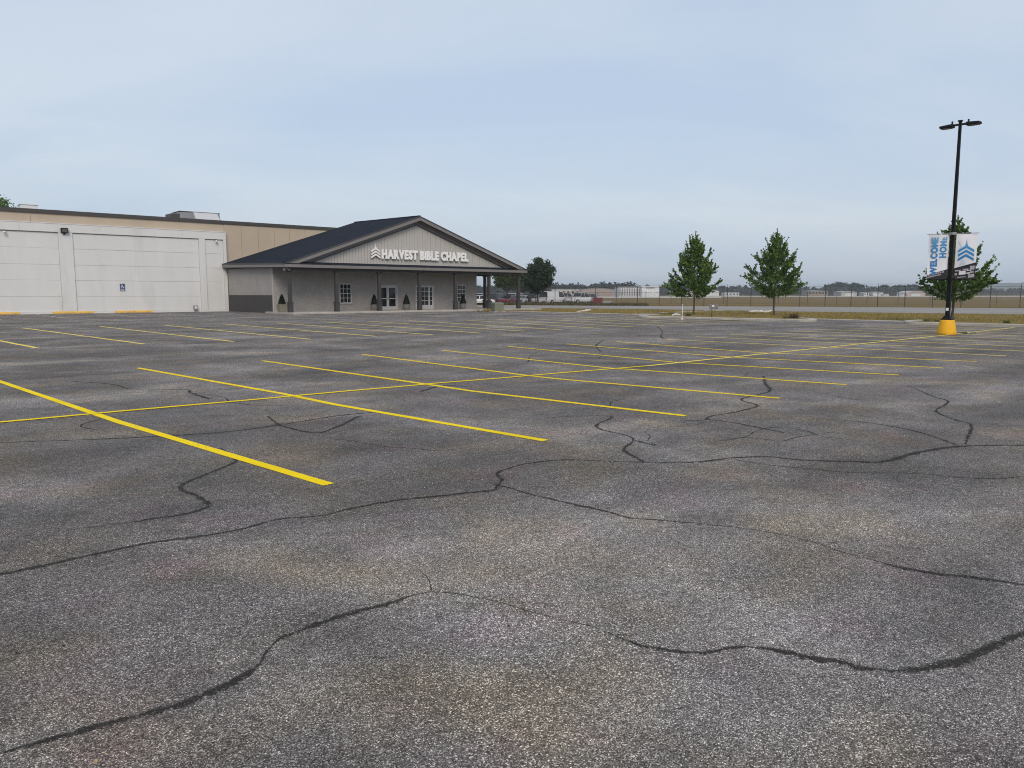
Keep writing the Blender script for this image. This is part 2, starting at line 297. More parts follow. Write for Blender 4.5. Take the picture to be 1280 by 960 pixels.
M = {
 'asphalt': asphalt_mat('worn_asphalt'), 'tar': tar_mat(),
 'yellow': paint_mat('yellow_line_paint', (0.92, 0.66, 0.0), 0.30), 'yellow_old': paint_mat('worn_pale_yellow_paint', (0.86, 0.66, 0.14), 0.4),
 'blue_old': paint_mat('worn_blue_paint', (0.36, 0.46, 0.56), 0.6), 'white_old': paint_mat('worn_white_paint', (0.66, 0.60, 0.46), 0.6),
 'field': field_mat('dry_field_grass', (0.225, 0.142, 0.038), (0.165, 0.110, 0.032), (0.110, 0.085, 0.028)),
 'verge': field_mat('parched_verge_grass', (0.33, 0.215, 0.062), (0.19, 0.145, 0.046), (0.10, 0.092, 0.032), 0.25),
 'concrete': pm('pale_concrete', (0.40, 0.37, 0.33), 0.85, 0.18, 1.5, 0.2, 60, stain=((0.22, 0.20, 0.17), 0.5)),
 'runway': pm('runway_concrete', (0.52, 0.48, 0.41), 0.9, 0.1, 0.05),
 'road': pm('grey_road', (0.25, 0.232, 0.212), 0.9, 0.30, 0.6, stain=((0.44, 0.40, 0.35), 0.8), stretch=(0.10, 1, 1)),
 'white_wall': pm('white_precast_paint', (0.64, 0.64, 0.635), 0.7, 0.035, 0.9, 0.06, 30, stain=((0.46, 0.455, 0.44), 0.6), stretch=(1, 1, 0.22)),
 'tan': pm('tan_stucco', (0.46, 0.382, 0.295), 0.85, 0.06, 0.5, 0.1, 60, stain=((0.42, 0.345, 0.26), 0.4)),
 'coping': pm('dark_bronze_coping', (0.075, 0.068, 0.064), 0.5, 0.1, 2, metal=0.3),
 'gray_metal': pm('galvanised_sheet', (0.30, 0.30, 0.31), 0.45, 0.15, 2.5, metal=0.4, stain=((0.2, 0.17, 0.15), 0.4)),
 'brick': brick_mat('grey_painted_brick', (0.335, 0.315, 0.300), (0.27, 0.255, 0.24)),
 'siding': pm('taupe_board_siding', (0.43, 0.412, 0.395), 0.6, 0.05, 3.0, stretch=(6, 6, 0.4)),
 'fascia': pm('grey_fascia_paint', (0.19, 0.178, 0.174), 0.5, 0.05, 2.0),
 'dark_trim': pm('charcoal_trim', (0.055, 0.050, 0.050), 0.5, 0.1, 2.0),
 'post': pm('charcoal_post_paint', (0.050, 0.045, 0.045), 0.55, 0.1, 2.0),
 'wainscot': pm('charcoal_wainscot_block', (0.058, 0.054, 0.052), 0.75, 0.1, 2.0),
 'soffit': pm('dark_soffit', (0.075, 0.07, 0.07), 0.7, 0.08, 2.0),
 'shingle': shingle_mat(),
 'trim_white': pm('white_trim_paint', (0.66, 0.66, 0.67), 0.5, 0.04, 4.0),
 'frame_gray': pm('pale_grey_door_frame', (0.50, 0.50, 0.51), 0.45, 0.05, 4.0),
 'glass': pm('dark_window_glass', (0.012, 0.015, 0.017), 0.06, 0.2, 1.0, spec=0.55),
 'letter': pm('white_sign_acrylic', (0.80, 0.80, 0.80), 0.4, 0.03, 4.0),
 'pot_gray': pm('grey_planter', (0.17, 0.16, 0.155), 0.7, 0.12, 6.0, 0.1, 60), 'pot_olive': pm('olive_planter', (0.22, 0.205, 0.16), 0.7, 0.12, 6.0, 0.1, 60),
 'topiary': leaf_mat('topiary_needles', (0.007, 0.010, 0.008), (0.012, 0.017, 0.011), (0.022, 0.030, 0.016)),
 'maple': leaf_mat('maple_leaves', (0.032, 0.070, 0.014), (0.090, 0.165, 0.026), (0.21, 0.29, 0.052)),
 'dark_leaf': leaf_mat('dark_tree_leaves', (0.014, 0.030, 0.014), (0.026, 0.052, 0.022), (0.055, 0.085, 0.032)),
 'light_leaf': leaf_mat('olive_tree_leaves', (0.030, 0.055, 0.015), (0.060, 0.090, 0.024), (0.105, 0.130, 0.040)),
 'wood_leaf': leaf_mat('far_wood_leaves', (0.010, 0.022, 0.012), (0.017, 0.033, 0.016), (0.030, 0.048, 0.022)),
 'bark': pm('brown_bark', (0.085, 0.068, 0.055), 0.9, 0.3, 8.0, 0.5, 30),
 'dry_blade': leaf_mat('dry_grass_blades', (0.22, 0.155, 0.045), (0.36, 0.25, 0.085), (0.22, 0.185, 0.055)),
 'weed': leaf_mat('green_weed_blades', (0.045, 0.075, 0.02), (0.075, 0.105, 0.03), (0.11, 0.12, 0.045)),
 'shade_blade': leaf_mat('fence_shade_blades', (0.075, 0.07, 0.03), (0.115, 0.095, 0.04), (0.16, 0.125, 0.05)),
 'moss': leaf_mat('crack_moss', (0.10, 0.085, 0.02), (0.16, 0.12, 0.035), (0.09, 0.10, 0.03)),
 'rust_leaf': leaf_mat('rusty_twigs', (0.075, 0.045, 0.03), (0.11, 0.07, 0.045), (0.06, 0.06, 0.03)),
 'block_yellow': pm('yellow_kerb_paint', (0.72, 0.44, 0.09), 0.7, 0.10, 4.0, 0.2, 50, stain=((0.42, 0.32, 0.19), 0.5)),
 'base_yellow': pm('yellow_bollard_paint', (0.76, 0.40, 0.012), 0.6, 0.08, 5.0, 0.35, 40, stain=((0.40, 0.27, 0.10), 0.8)),
 'black_metal': pm('black_powder_coat', (0.006, 0.006, 0.007), 0.5, 0.15, 3.0, spec=0.15),
 'lens': pm('grey_led_lens', (0.10, 0.085, 0.08), 0.3, 0.2, 20.0),
 'vinyl': pm('white_banner_vinyl', (0.70, 0.70, 0.74), 0.5, 0.05, 3.0), 'vinyl_pale': pm('pale_blue_banner_print', (0.52, 0.64, 0.74), 0.5, 0.15, 3.0),
 'vinyl_dark': pm('black_banner_print', (0.018, 0.016, 0.022), 0.5, 0.2, 6.0), 'vinyl_gray': pm('grey_banner_print', (0.33, 0.31, 0.34), 0.5, 0.25, 8.0), 'vinyl_white': pm('white_banner_print', (0.66, 0.64, 0.68), 0.5, 0.1, 8.0),
 'sign_blue': pm('blue_sign_face', (0.02, 0.05, 0.16), 0.4, 0.05, 4.0), 'sign_white': pm('white_sign_print', (0.75, 0.75, 0.75), 0.4, 0.03, 4.0),
 'rock': pm('pale_limestone', (0.62, 0.58, 0.52), 0.9, 0.2, 4.0, 0.4, 20),
 'rubber': pm('tyre_rubber', (0.015, 0.015, 0.016), 0.8, 0.1, 5.0), 'chrome': pm('alloy_rim', (0.45, 0.45, 0.46), 0.3, 0.1, 5.0, metal=0.8),
 'lamp_glass': pm('headlamp_lens', (0.55, 0.56, 0.58), 0.15, 0.05, 5.0), 'tail_red': pm('tail_lamp_red', (0.30, 0.01, 0.01), 0.2, 0.05, 5.0),
 'green_box': pm('drab_green_cabinet_paint', (0.17, 0.185, 0.14), 0.6, 0.08, 2.0),
 'hill': field_mat('wooded_hill', (0.030, 0.045, 0.024), (0.045, 0.060, 0.030), (0.022, 0.034, 0.018), 0.006),
}
def blue_gradient():
    # printed lettering that runs from deep blue at the foot to pale blue at the head (object z)
    m, t, p = new_mat('blue_banner_ink')
    co = nd(t, 'ShaderNodeTexCoord').outputs['Object']; z = nd(t, 'ShaderNodeSeparateXYZ', {0: co}).outputs[2]
    c = ramp(t, nd(t, 'ShaderNodeMapRange', {0: z, 1: 0.5, 2: 1.75}).outputs[0], [(0.0, (0.010, 0.16, 0.42)), (0.6, (0.03, 0.24, 0.52)), (1.0, (0.16, 0.36, 0.56))])
    t.links.new(c, p.inputs['Base Color']); p.inputs['Roughness'].default_value = 0.5
    return m
M['ink'] = blue_gradient()
def car_paint(name, col):
    m, t, p = new_mat(name); p.inputs['Base Color'].default_value = (*col, 1); p.inputs['Roughness'].default_value = 0.35
    p.inputs['Coat Weight'].default_value = 0.6; p.inputs['Coat Roughness'].default_value = 0.08
    co = nd(t, 'ShaderNodeTexCoord').outputs['Object']
    n = nd(t, 'ShaderNodeTexNoise', {'Vector': co, 'Scale': 1.5, 'Detail': 5}).outputs[0]
    t.links.new(mixc(t, 1.0, col, ramp(t, n, [(0.3, 0.9), (0.7, 1.08)]), 'MULTIPLY'), p.inputs['Base Color'])
    return m

# ------------------------------------------------------------------ the setting: ground sheets
def sheet(name, pts, z, mat, parent=None, cuts=0):
    me = bpy.data.meshes.new(name); me.from_pydata([(p[0], p[1], z) for p in pts], [], [tuple(range(len(pts)))])
    bm = bmesh.new(); bm.from_mesh(me); bmesh.ops.recalc_face_normals(bm, faces=bm.faces)
    if bm.faces[0].normal.z < 0: bmesh.ops.reverse_faces(bm, faces=bm.faces)
    bm.to_mesh(me); bm.free()
    o = link(name, me, mat, parent)
    if parent is None: tag(o, kind='structure')
    return o
G = 5000
sheet('ground', [(-G, -G), (G, -G), (G, G), (-G, G)], -0.03, M['field'])
# verge between the lot and the road behind it
sheet('verge', [W(20, 108), W(20, 8), W(23, -20), W(60, -25), gp(700, 384.8), gp(1000, 389.2), gp(1280, 393), W(70, 108)], -0.015, M['verge'])
lot = empty('parking_lot', ORG, TH)
me = bpy.data.meshes.new('parking_lot'); me.from_pydata([(-75, -110, 0), (20, -110, 0), (20, -15.2, 0), (27.5, -15.2, 0), (27.5, 0, 0), (-75, 0, 0)], [], [(0, 1, 2, 3, 4, 5)])
bpy.data.objects.remove(lot)
lot = link('parking_lot', me, M['asphalt']); lot.location = ORG; lot.rotation_euler = (0, 0, TH); tag(lot, kind='structure')

def lotxy(p):   # world point -> lot coordinates
    d = Vector((p[0], p[1], 0)) - ORG; return (d.dot(AX), -d.dot(BX))
def edge_poly(pts):
    return [gp(x, y) for x, y in pts]
nr = edge_poly([(300, 383.0), (640, 384.6), (800, 386.2), (1000, 389.4), (1280, 393.0), (1700, 398.0)])
fr = edge_poly([(300, 380.6), (640, 381.6), (800, 382.4), (1000, 383.2), (1280, 385.3), (1700, 388.5)])
sheet('road', nr + fr[::-1], -0.006, M['road'])
sheet('path', edge_poly([(795, 392.6), (850, 390.4), (905, 388.0), (905, 387.3), (850, 389.5), (790, 391.9)]), -0.004, M['concrete'])
sheet('runway', [at(-900, 445), at(2400, 445), at(2400, 560), at(-900, 560)], -0.012, M['runway'])
sheet('apron', [at(560, 300), at(900, 330), at(900, 400), at(560, 400)], -0.016, M['runway'])
sheet('vehicle_yard', [at(560, 119), at(760, 122), at(765, 185), at(500, 185)], -0.010, M['road'])

# kerbs: a swept section with rounded ends
def kerb(name, pts, wd, h, mat, parent=None, arris=0.03):
    P = [Vector((p[0], p[1], 0)) for p in pts]; prof = [(-wd/2, -0.05), (-wd/2, h - arris), (-wd/2 + arris, h), (wd/2 - arris, h), (wd/2, h - arris), (wd/2, -0.05)]
    V = []; n = len(prof)
    for i, p in enumerate(P):
        d = (P[min(i+1, len(P)-1)] - P[max(i-1, 0)]).normalized(); s = Vector((d.y, -d.x, 0))
        for o, z in prof: V.append(p + s * o + Vector((0, 0, z)))
    Fs = []
    for i in range(len(P) - 1):
        for j in range(n - 1): Fs.append((i*n+j, i*n+j+1, (i+1)*n+j+1, (i+1)*n+j))
    Fs += [tuple(range(n)), tuple(range((len(P)-1)*n, len(P)*n))[::-1]]
    o = MB().add(V, Fs).build(name, mat, parent)
    if parent is None: tag(o, kind='structure')
    return o
def smooth_path(pts, k=6):
    P = [Vector(p) for p in pts]; out = []
    for i in range(len(P) - 1):
        p0, p1, p2, p3 = P[max(i-1, 0)], P[i], P[i+1], P[min(i+2, len(P)-1)]
        for j in range(k):
            t = j / k
            out.append(0.5 * ((2*p1) + (p2-p0)*t + (2*p0-5*p1+4*p2-p3)*t*t + (3*p1-p0-3*p2+p3)*t*t*t))
    out.append(P[-1]); return out
isl1 = edge_poly([(822, 394.8), (808, 395.8), (803, 397.0), (830, 397.6), (870, 398.6), (920, 399.8), (970, 400.9), (1006, 402.0), (1016, 401.5), (1014, 400.4), (1000, 399.4)])
kerb('kerb', smooth_path(isl1), 0.42, 0.13, M['concrete'])
sheet('grass_island', smooth_path(isl1), 0.09, M['verge'])
isl2 = edge_poly([(1150, 402.4), (1136, 403.4), (1134, 404.6), (1150, 405.4), (1200, 406.6), (1260, 408.2), (1330, 410.2), (1420, 412.5), (1440, 411.5), (1440, 407.0)])
kerb('kerb', smooth_path(isl2), 0.30, 0.14, M['concrete'])
sheet('grass_island', smooth_path(isl2), 0.09, M['verge'])
kerb('kerb', [W(20.1, b) for b in range(18, 62, 4)], 0.16, 0.05, M['concrete'])

# ------------------------------------------------------------------ painted stall lines
def stripe(p, q, wd, mat, z=0.004, name='parking_line'):
    """slightly uneven painted stripe between two lot points"""
    p = Vector(p); q = Vector(q); d = q - p; L = d.length; d.normalize(); s = Vector((-d.y, d.x))
    n = max(4, int(L / 0.35)); V = []; ph = random.random() * 10
    for i in range(n + 1):
        c = p + d * (L * i / n) + s * (0.012 * math.sin(ph + 0.7 * i))
        e0 = 0.004 * (random.random() - .5); e1 = 0.004 * (random.random() - .5)
        V.append((*(c + s * (wd/2 + e0)), z)); V.append((*(c - s * (wd/2 + e1)), z))
    Fs = [(2*i, 2*i+1, 2*i+3, 2*i+2) for i in range(n)]
    me = bpy.data.meshes.new(name); me.from_pydata(V, [], Fs); return link(name, me, mat, lot)
PX = [((-60, 458), (0, 477), (150, 528), (411, 606)), ((172, 460), (352, 492), (420, 506), (682, 551)), ((328, 451), (530, 480), (590, 489), (857, 520)), ((453, 443), (655, 469), (700, 474), (975, 498)),
      ((553, 438), (760, 460), (1058, 481)), ((635, 433), (845, 453), (1124, 469)), ((709, 430), (905, 446), (1178, 460)), ((770, 427), (950, 441), (1221, 452))]
for pl in PX:
    ps = [lotxy(gp(*p)) for p in pl]
    P = [Vector(p) for p in ps]
    # one stripe with a slight kink where the rows meet
    wd = 0.115; V = []; Fs = []; z = 0.004
    pts = []
    for i in range(len(P) - 1):
        n = max(2, int((P[i+1]-P[i]).length / 0.3))
        pts += [P[i] + (P[i+1]-P[i]) * (j/n) for j in range(n)]
    pts.append(P[-1])
    for i, c in enumerate(pts):
        d = (pts[min(i+1, len(pts)-1)] - pts[max(i-1, 0)]).normalized(); s = Vector((-d.y, d.x))
        V.append((*(c + s * (wd/2 + 0.004*(random.random()-.5))), z)); V.append((*(c - s * (wd/2 + 0.004*(random.random()-.5))), z))
    Fs = [(2*i, 2*i+1, 2*i+3, 2*i+2) for i in range(len(pts)-1)]
    me = bpy.data.meshes.new('parking_line'); me.from_pydata(V, [], Fs); link('parking_line', me, M['yellow'], lot)
a = -7.7
for i in range(10):      # the same row goes on to the far end of the lot
    a += 2.38
    if a < 17.5: stripe((a - 0.3, -56.0), (a + 0.5, -67.2), 0.13, M['yellow_old'])
c0, c1, c2 = lotxy(gp(-120, 539.5)), lotxy(gp(1183, 419)), lotxy(gp(1268, 409.5))
stripe(c0, lotxy(gp(0, 528)), 0.11, M['yellow'], 0.008); stripe(lotxy(gp(0, 528)), lotxy(gp(533, 480.5)), 0.11, M['yellow'], 0.008)
stripe(lotxy(gp(533, 480.5)), lotxy(gp(810, 457.5)), 0.11, M['yellow'], 0.008); stripe(lotxy(gp(810, 457.5)), c1, 0.13, M['yellow_old'], 0.008); stripe(c1, c2, 0.11, M['yellow_old'], 0.008)
near = [(-90, 440.5), (46, 435), (180, 430), (292, 427), (387, 424), (470, 420.4), (541, 418.6), (601, 416.4), (655, 414.0), (704, 412.4)]
far = [(-180, 413.5), (-75, 411.5), (29, 410), (125, 408), (206, 406.6), (280, 405), (345, 403.6), (404, 402.4), (460, 401.6), (511, 400.8)]
for p, q in zip(near, far): stripe(lotxy(gp(*p)), lotxy(gp(*q)), 0.15, M['yellow_old'])
a = lotxy(gp(704, 412.4))[0]
for i in range(7):
    a += 2.5
    if a < 16: stripe((a, -48.6), (a + 2.3, -35.0), 0.15, M['yellow_old'])
stripe((-45, -39.8), (-6, -40.4), 0.09, M['white_old'], 0.008)
for p, q in (((45, 393), (82, 397.8)), ((130, 392), (172, 396.4)), ((-40, 394.5), (2, 399.5))): stripe(lotxy(gp(*p)), lotxy(gp(*q)), 0.11, M['white_old'])
for k in range(7): stripe((-6.6 + k*0.85, -1.6), (-5.2 + k*0.85, -6.4), 0.12, M['blue_old'])
stripe((-6.8, -6.4), (1.5, -6.8), 0.1, M['blue_old'], 0.008)
for k in range(5): stripe((2.5 + k*3.1, -16.4), (4.2 + k*3.1, -19.0), 0.11, M['white_old'])

# ------------------------------------------------------------------ sealed cracks
def crack(pts, wd, thin=()):
    P = smooth_path([gp(x, y) for x, y in pts], 7); V = []; L = len(P); ph = random.random() * 50
    Q = []
    for i in range(L - 1):
        n = max(1, int((P[i+1]-P[i]).length / 0.07))
        n = min(n, 10); Q += [P[i] + (P[i+1]-P[i]) * (j/n) for j in range(n)]
    Q.append(P[-1]); L = len(Q); off = 0.0; ww = wd
    for i, c in enumerate(Q):
        d = (Q[min(i+1, L-1)] - Q[max(i-1, 0)]); d.normalize(); s = Vector((-d.y, d.x, 0))
        off = 0.82 * off + 0.010 * (random.random() - .5)
        f = i / L; t = wd * (1.12 + 0.38 * math.sin(ph + i * 0.043) + 0.22 * math.sin(ph * 3 + i * 0.17))
        for a, b in thin:
            if a < f < b: t = wd * 0.22
        t = max(0.007, t) * min(1, 0.25 + 12 * f, 0.25 + 12 * (1 - f)); ww = 0.75 * ww + 0.25 * t
        j0 = 0.10 * ww * (random.random() - .5); j1 = 0.35 * ww * (random.random() - .5)
        x0, y0 = lotxy(c + s * (off + ww/2 + j0)); x1, y1 = lotxy(c + s * (off - ww/2 + j1))
        xm, ym = lotxy(c + s * off); V += [(x0, y0, 0.0018), (xm, ym, 0.003), (x1, y1, 0.0018)]
    me = bpy.data.meshes.new('crack_sealant'); me.from_pydata(V, [], [f for i in range(L-1) for f in ((3*i, 3*i+1, 3*i+4, 3*i+3), (3*i+1, 3*i+2, 3*i+5, 3*i+4))])
    at_ = me.attributes.new('across', 'FLOAT', 'POINT'); at_.data.foreach_set('value', [1.0, 0.0, -1.0] * L)
    return link('crack_sealant', me, M['tar'], lot)
crack([(-30,955),(10,940),(75,922),(150,900),(225,880),(270,862),(295,850),(325,830),(345,802),(380,787),(425,771),(460,761),(500,750),(540,740),(590,746),(635,756),(690,772),(740,783),(775,796),(805,807),(850,814),(890,815),(920,809),(965,812),(1010,820),(1050,827),(1080,835),(1120,839),(1165,836),(1205,825),(1240,810),(1290,788),(1340,770)], 0.050, ((0.20,0.25),(0.37,0.56)))
crack([(-40,725),(0,718),(50,709),(100,697),(150,686),(200,677),(250,671),(300,662),(350,649),(400,645),(440,636),(480,628),(530,622),(560,619),(598,615),(622,612)], 0.062)
crack([(617,606),(635,610),(660,617),(685,623),(710,629),(735,634),(760,640),(785,647),(810,649),(847,652),(890,656),(940,662),(980,669),(1020,679),(1055,691),(1090,700),(1125,710),(1170,717),(1220,722),(1290,732)], 0.055, ((0.45,0.8),))
crack([(619,611),(627,601),(621,592),(635,586),(655,580),(680,577),(710,575),(747,576),(797,578),(850,578),(880,577),(920,572),(960,571),(1000,575),(1065,577),(1105,577),(1140,567),(1180,560),(1220,557),(1300,556)], 0.065)
crack([(919,575),(960,581),(1020,587),(1070,591),(1140,592),(1220,598),(1275,596)], 0.035)
crack([(1030,524),(1080,528),(1130,536),(1170,547),(1195,556)], 0.04)
crack([(1135,482),(1165,495),(1185,502),(1170,514),(1195,525),(1215,532),(1205,555)], 0.04)
crack([(955,470),(957,480),(962,489),(927,499),(947,507),(920,515),(890,520),(880,525),(850,526)], 0.075)
crack([(882,524),(920,529),(980,541)], 0.06)
crack([(690,522),(725,520),(765,521),(747,530),(752,537),(785,545),(790,552),(780,562),(795,572),(805,577)], 0.07)
crack([(790,550),(820,557)], 0.07)
crack([(275,560),(295,575),(260,592),(230,605),(227,612),(245,620),(260,632),(235,642),(200,647),(150,655),(75,664),(20,672)], 0.045, ((0.75,1),))
crack([(-60,560),(0,554),(150,548),(280,540),(350,531),(420,520),(470,515)], 0.055)
crack([(335,520),(352,532),(395,541),(425,532),(450,520)], 0.06)
crack([(77,476),(111,478),(144,481),(168,487),(232,487),(238,491),(262,499)], 0.08)
crack([(525,490),(540,485),(560,482),(590,484)], 0.08)
crack([(708,664),(725,660),(742,654)], 0.006)
crack([(520,708),(535,722),(540,738)], 0.006)
for k in range(13):      # fine unsealed cracks wandering over the lot
    x, y = random.choice([(random.uniform(20, 1250), random.uniform(455, 560)), (random.uniform(20, 1260), random.uniform(500, 590)), (random.uniform(400, 1260), random.uniform(430, 480))])
    q = [(x, y)]; hd = random.uniform(-0.5, 0.5) + (math.pi if random.random() < .5 else 0); st_ = 5 + (y - 400) * 0.10
    for _ in range(random.randint(4, 9)): hd += random.gauss(0, 0.55); x += math.cos(hd) * st_ * 1.5; y += math.sin(hd) * st_ * 0.32; q.append((x, max(432, y)))
    crack(q, random.uniform(0.012, 0.03))
crack([(755,425),(745,432),(752,440)], 0.06); crack([(822,408),(828,415),(826,421),(834,425)], 0.07)

# ------------------------------------------------------------------ big store building
def holed(mb, a0, a1, b0, b1, z0, z1, holes):
    """wall slab along a with rectangular openings (a0,a1,z0,z1)"""
    xs = a0
    for h in sorted(holes):
        if h[0] > xs: mb.box(xs, h[0], -b0, -b1, z0, z1)
        if h[2] > z0: mb.box(h[0], h[1], -b0, -b1, z0, h[2])
        if h[3] < z1: mb.box(h[0], h[1], -b0, -b1, h[3], z1)
        xs = h[1]
    if xs < a1: mb.box(xs, a1, -b0, -b1, z0, z1)
    return mb
st = empty('store_building', ORG, TH)
tag(st, 'long flat-roofed store with tan parapet above white precast panel wall', 'building')
MB().box(-75, 12, 0.45, 60, 0, 8.2).build('wall', M['tan'], st)
for a0, a1 in [(-75, -60), (-60, -45), (-45, -30), (-30, -16), (-16, -0.06)]:
    MB().box(a0 + 0.012, a1 - 0.012, 0.38, 0.46, 7.3, 8.31).build('parapet_panel', M['tan'], st)
for a0, a1 in [(-0.06, 1.61), (1.61, 3.3), (3.3, 4.97), (4.97, 6.6), (6.6, 8.3), (8.3, 10), (10, 12)]:
    MB().box(a0 + 0.012, a1 - 0.012, 0.36, 0.46, 0.0, 8.31).build('wall_panel', M['tan'], st)
cp = MB(); cp.box(-75.1, 12.1, 0.26, 0.9, 8.31, 8.62); cp.box(-75.1, 12.1, 59.4, 60.2, 8.31, 8.62); cp.box(11.5, 12.14, 0.905, 59.395, 8.315, 8.615)
cp.build('coping', M['coping'], st)
MB().box(-74.9, 11.9, 0.9, 59.4, 8.2, 8.24).build('roof_deck', M['gray_metal'], st)
# white precast front: base sill, beam, pilasters and stacked panels
MB().box(-75, -0.06, 0.0, 0.37, 0.0, 0.17).build('sill', M['white_wall'], st)
for a0, a1 in [(-75, -46.5), (-46.5, -31.5), (-31.5, -16.9), (-16.9, -4.1), (-4.1, -0.06)]:
    MB().box(a0 + 0.008, a1 - 0.008, -0.03, 0.37, 6.80, 7.48).build('beam', M['white_wall'], st)
MB().box(-75, -0.04, -0.06, 0.36, 7.48, 7.54).build('beam_cap', M['trim_white'], st)
pil = [(-75, -74), (-62, -61), (-50.0, -49.0), (-38.0, -37.0), (-26.0, -25.0), (-14.15, -13.1), (-2.62, -2.06), (-0.34, -0.06)]
for a0, a1 in pil: MB().box(a0, a1, -0.02, 0.36, 0.17, 6.80).build('pilaster', M['white_wall'], st)
zs = [0.17, 1.45, 2.80, 4.10, 5.45, 6.74]
for i in range(len(pil) - 1):
    for j in range(5):
        d = random.uniform(-0.01, 0.01)
        p = MB().box(pil[i][1] + 0.015, pil[i+1][0] - 0.015, 0.10 + d, 0.36, zs[j] + 0.009, zs[j+1] - 0.009).build('precast_panel', M['white_wall'], st, bevel=0.008)
    MB().box(pil[i][1] + 0.004, pil[i+1][0] - 0.004, 0.125, 0.365, 0.171, 6.795).build('joint_filler', M['white_wall'], st)
    MB().box(pil[i][1], pil[i+1][0], 0.06, 0.14, 6.755, 6.799).build('painted_shadow_strip', M['gray_metal'], st)  # grey strip painting in the shadow line below the beam
# fixtures fixed to the wall
fl = empty('wall_floodlight', W(-13.7, 0.03, 6.72), TH); tag(fl, 'black box floodlight on the white pilaster top', 'floodlight')
MB().box(-0.26, 0.26, -0.30, 0, 0.03, 0.42).build('housing', M['black_metal'], fl, bevel=0.02); MB().box(-0.2, 0.2, -0.315, -0.301, 0.07, 0.34).build('lens', M['lens'], fl); MB().box(-0.05, 0.05, -0.05, 0.0, -0.12, 0.03).build('bracket', M['black_metal'], fl)
for aa, lb in ((-17.97, 'small white globe lamp under the beam at the far left of the white wall'), (-1.05, 'small white globe lamp on the white wall beside the chapel roof')):
    g = empty('globe_lamp', W(aa, 0.0, 6.62), TH); tag(g, lb, 'wall lamp', 'globe lamps on the white wall')
    MB().lathe([(0.02, -0.11), (0.09, -0.08), (0.12, 0), (0.09, 0.08), (0.02, 0.11)], (0, -0.2, -0.02), 12).build('globe', M['trim_white'], g, True)
    MB().box(-0.06, 0.06, -0.2, 0.1, 0.09, 0.15).build('bracket', M['black_metal'], g); MB().tube((0, -0.2, 0.05), (0, -0.2, 0.12), 0.06, 0.06, 10).build('collar', M['black_metal'], g)
ub = empty('meter_box', W(-3.27, 0.1, 0), TH); tag(ub, 'small grey utility box low on the white wall', 'utility box')
MB().box(-0.18, 0.18, -0.2, 0.0, 0.22, 0.60).build('case', M['gray_metal'], ub, bevel=0.02); MB().tube((0, -0.1, 0.0), (0, -0.1, 0.22), 0.03).build('conduit', M['gray_metal'], ub); MB().box(-0.12, 0.12, -0.215, -0.201, 0.28, 0.52).build('cover', M['trim_white'], ub)

# accessible parking sign: board, wheelchair figure
sg = empty('accessible_parking_sign', W(-9.4, -0.09, 1.9), TH); tag(sg, 'blue and white wheelchair parking sign on the white wall', 'sign')
MB().box(-0.22, 0.22, -0.012, 0.0, 0.0, 0.68).build('board', M['sign_blue'], sg)
bd = MB(); bd.box(-0.21, 0.21, -0.016, -0.013, 0.655, 0.67); bd.box(-0.21, 0.21, -0.016, -0.013, 0.01, 0.025); bd.box(-0.21, -0.195, -0.016, -0.013, 0.026, 0.654); bd.box(0.195, 0.21, -0.016, -0.013, 0.026, 0.654)
bd.build('border', M['sign_white'], sg)
fg = MB()
fg.lathe([(0.035, 0), (0.035, 0.004)], (0, 0, 0), 10)
fg2 = MB()
def flat_disc(mb, x, z, r, n=12, y0=-0.017, y1=-0.013): mb.prism([(x + r*math.cos(6.2832*i/n), y0, z + r*math.sin(6.2832*i/n)) for i in range(n)], (0, y1 - y0, 0))
def flat_bar(mb, p, q, wd, y0=-0.017, y1=-0.013):
    p = Vector((p[0], 0, p[1])); q = Vector((q[0], 0, q[1])); d = (q - p).normalized(); s = Vector((d.z, 0, -d.x)) * wd/2; o = Vector((0, y0, 0))
    mb.prism([p + s + o, q + s + o, q - s + o, p - s + o], (0, y1 - y0, 0))
flat_disc(fg2, -0.045, 0.60, 0.032); flat_bar(fg2, (-0.04, 0.56), (-0.025, 0.41), 0.045); flat_bar(fg2, (-0.03, 0.49), (0.055, 0.49), 0.028, -0.0175); flat_bar(fg2, (-0.025, 0.415), (0.06, 0.415), 0.032, -0.018); flat_bar(fg2, (0.055, 0.42), (0.10, 0.30), 0.034, -0.0165); flat_bar(fg2, (0.10, 0.30), (0.14, 0.31), 0.028, -0.0172)
for i in range(14):
    t0 = R(110 + i * 16); t1 = R(110 + (i + 1) * 16)
    flat_bar(fg2, (0.0 + 0.095*math.cos(t0), 0.385 + 0.095*math.sin(t0)), (0.0 + 0.095*math.cos(t1), 0.385 + 0.095*math.sin(t1)), 0.026, -0.0165 - 0.0001*i)
fg2.build('wheelchair_symbol', M['sign_white'], sg)
for k in range(3): MB().box(-0.14, 0.14, -0.017, -0.013, 0.06 + k*0.06, 0.085 + k*0.06).build('text_bar', M['sign_white'], sg)

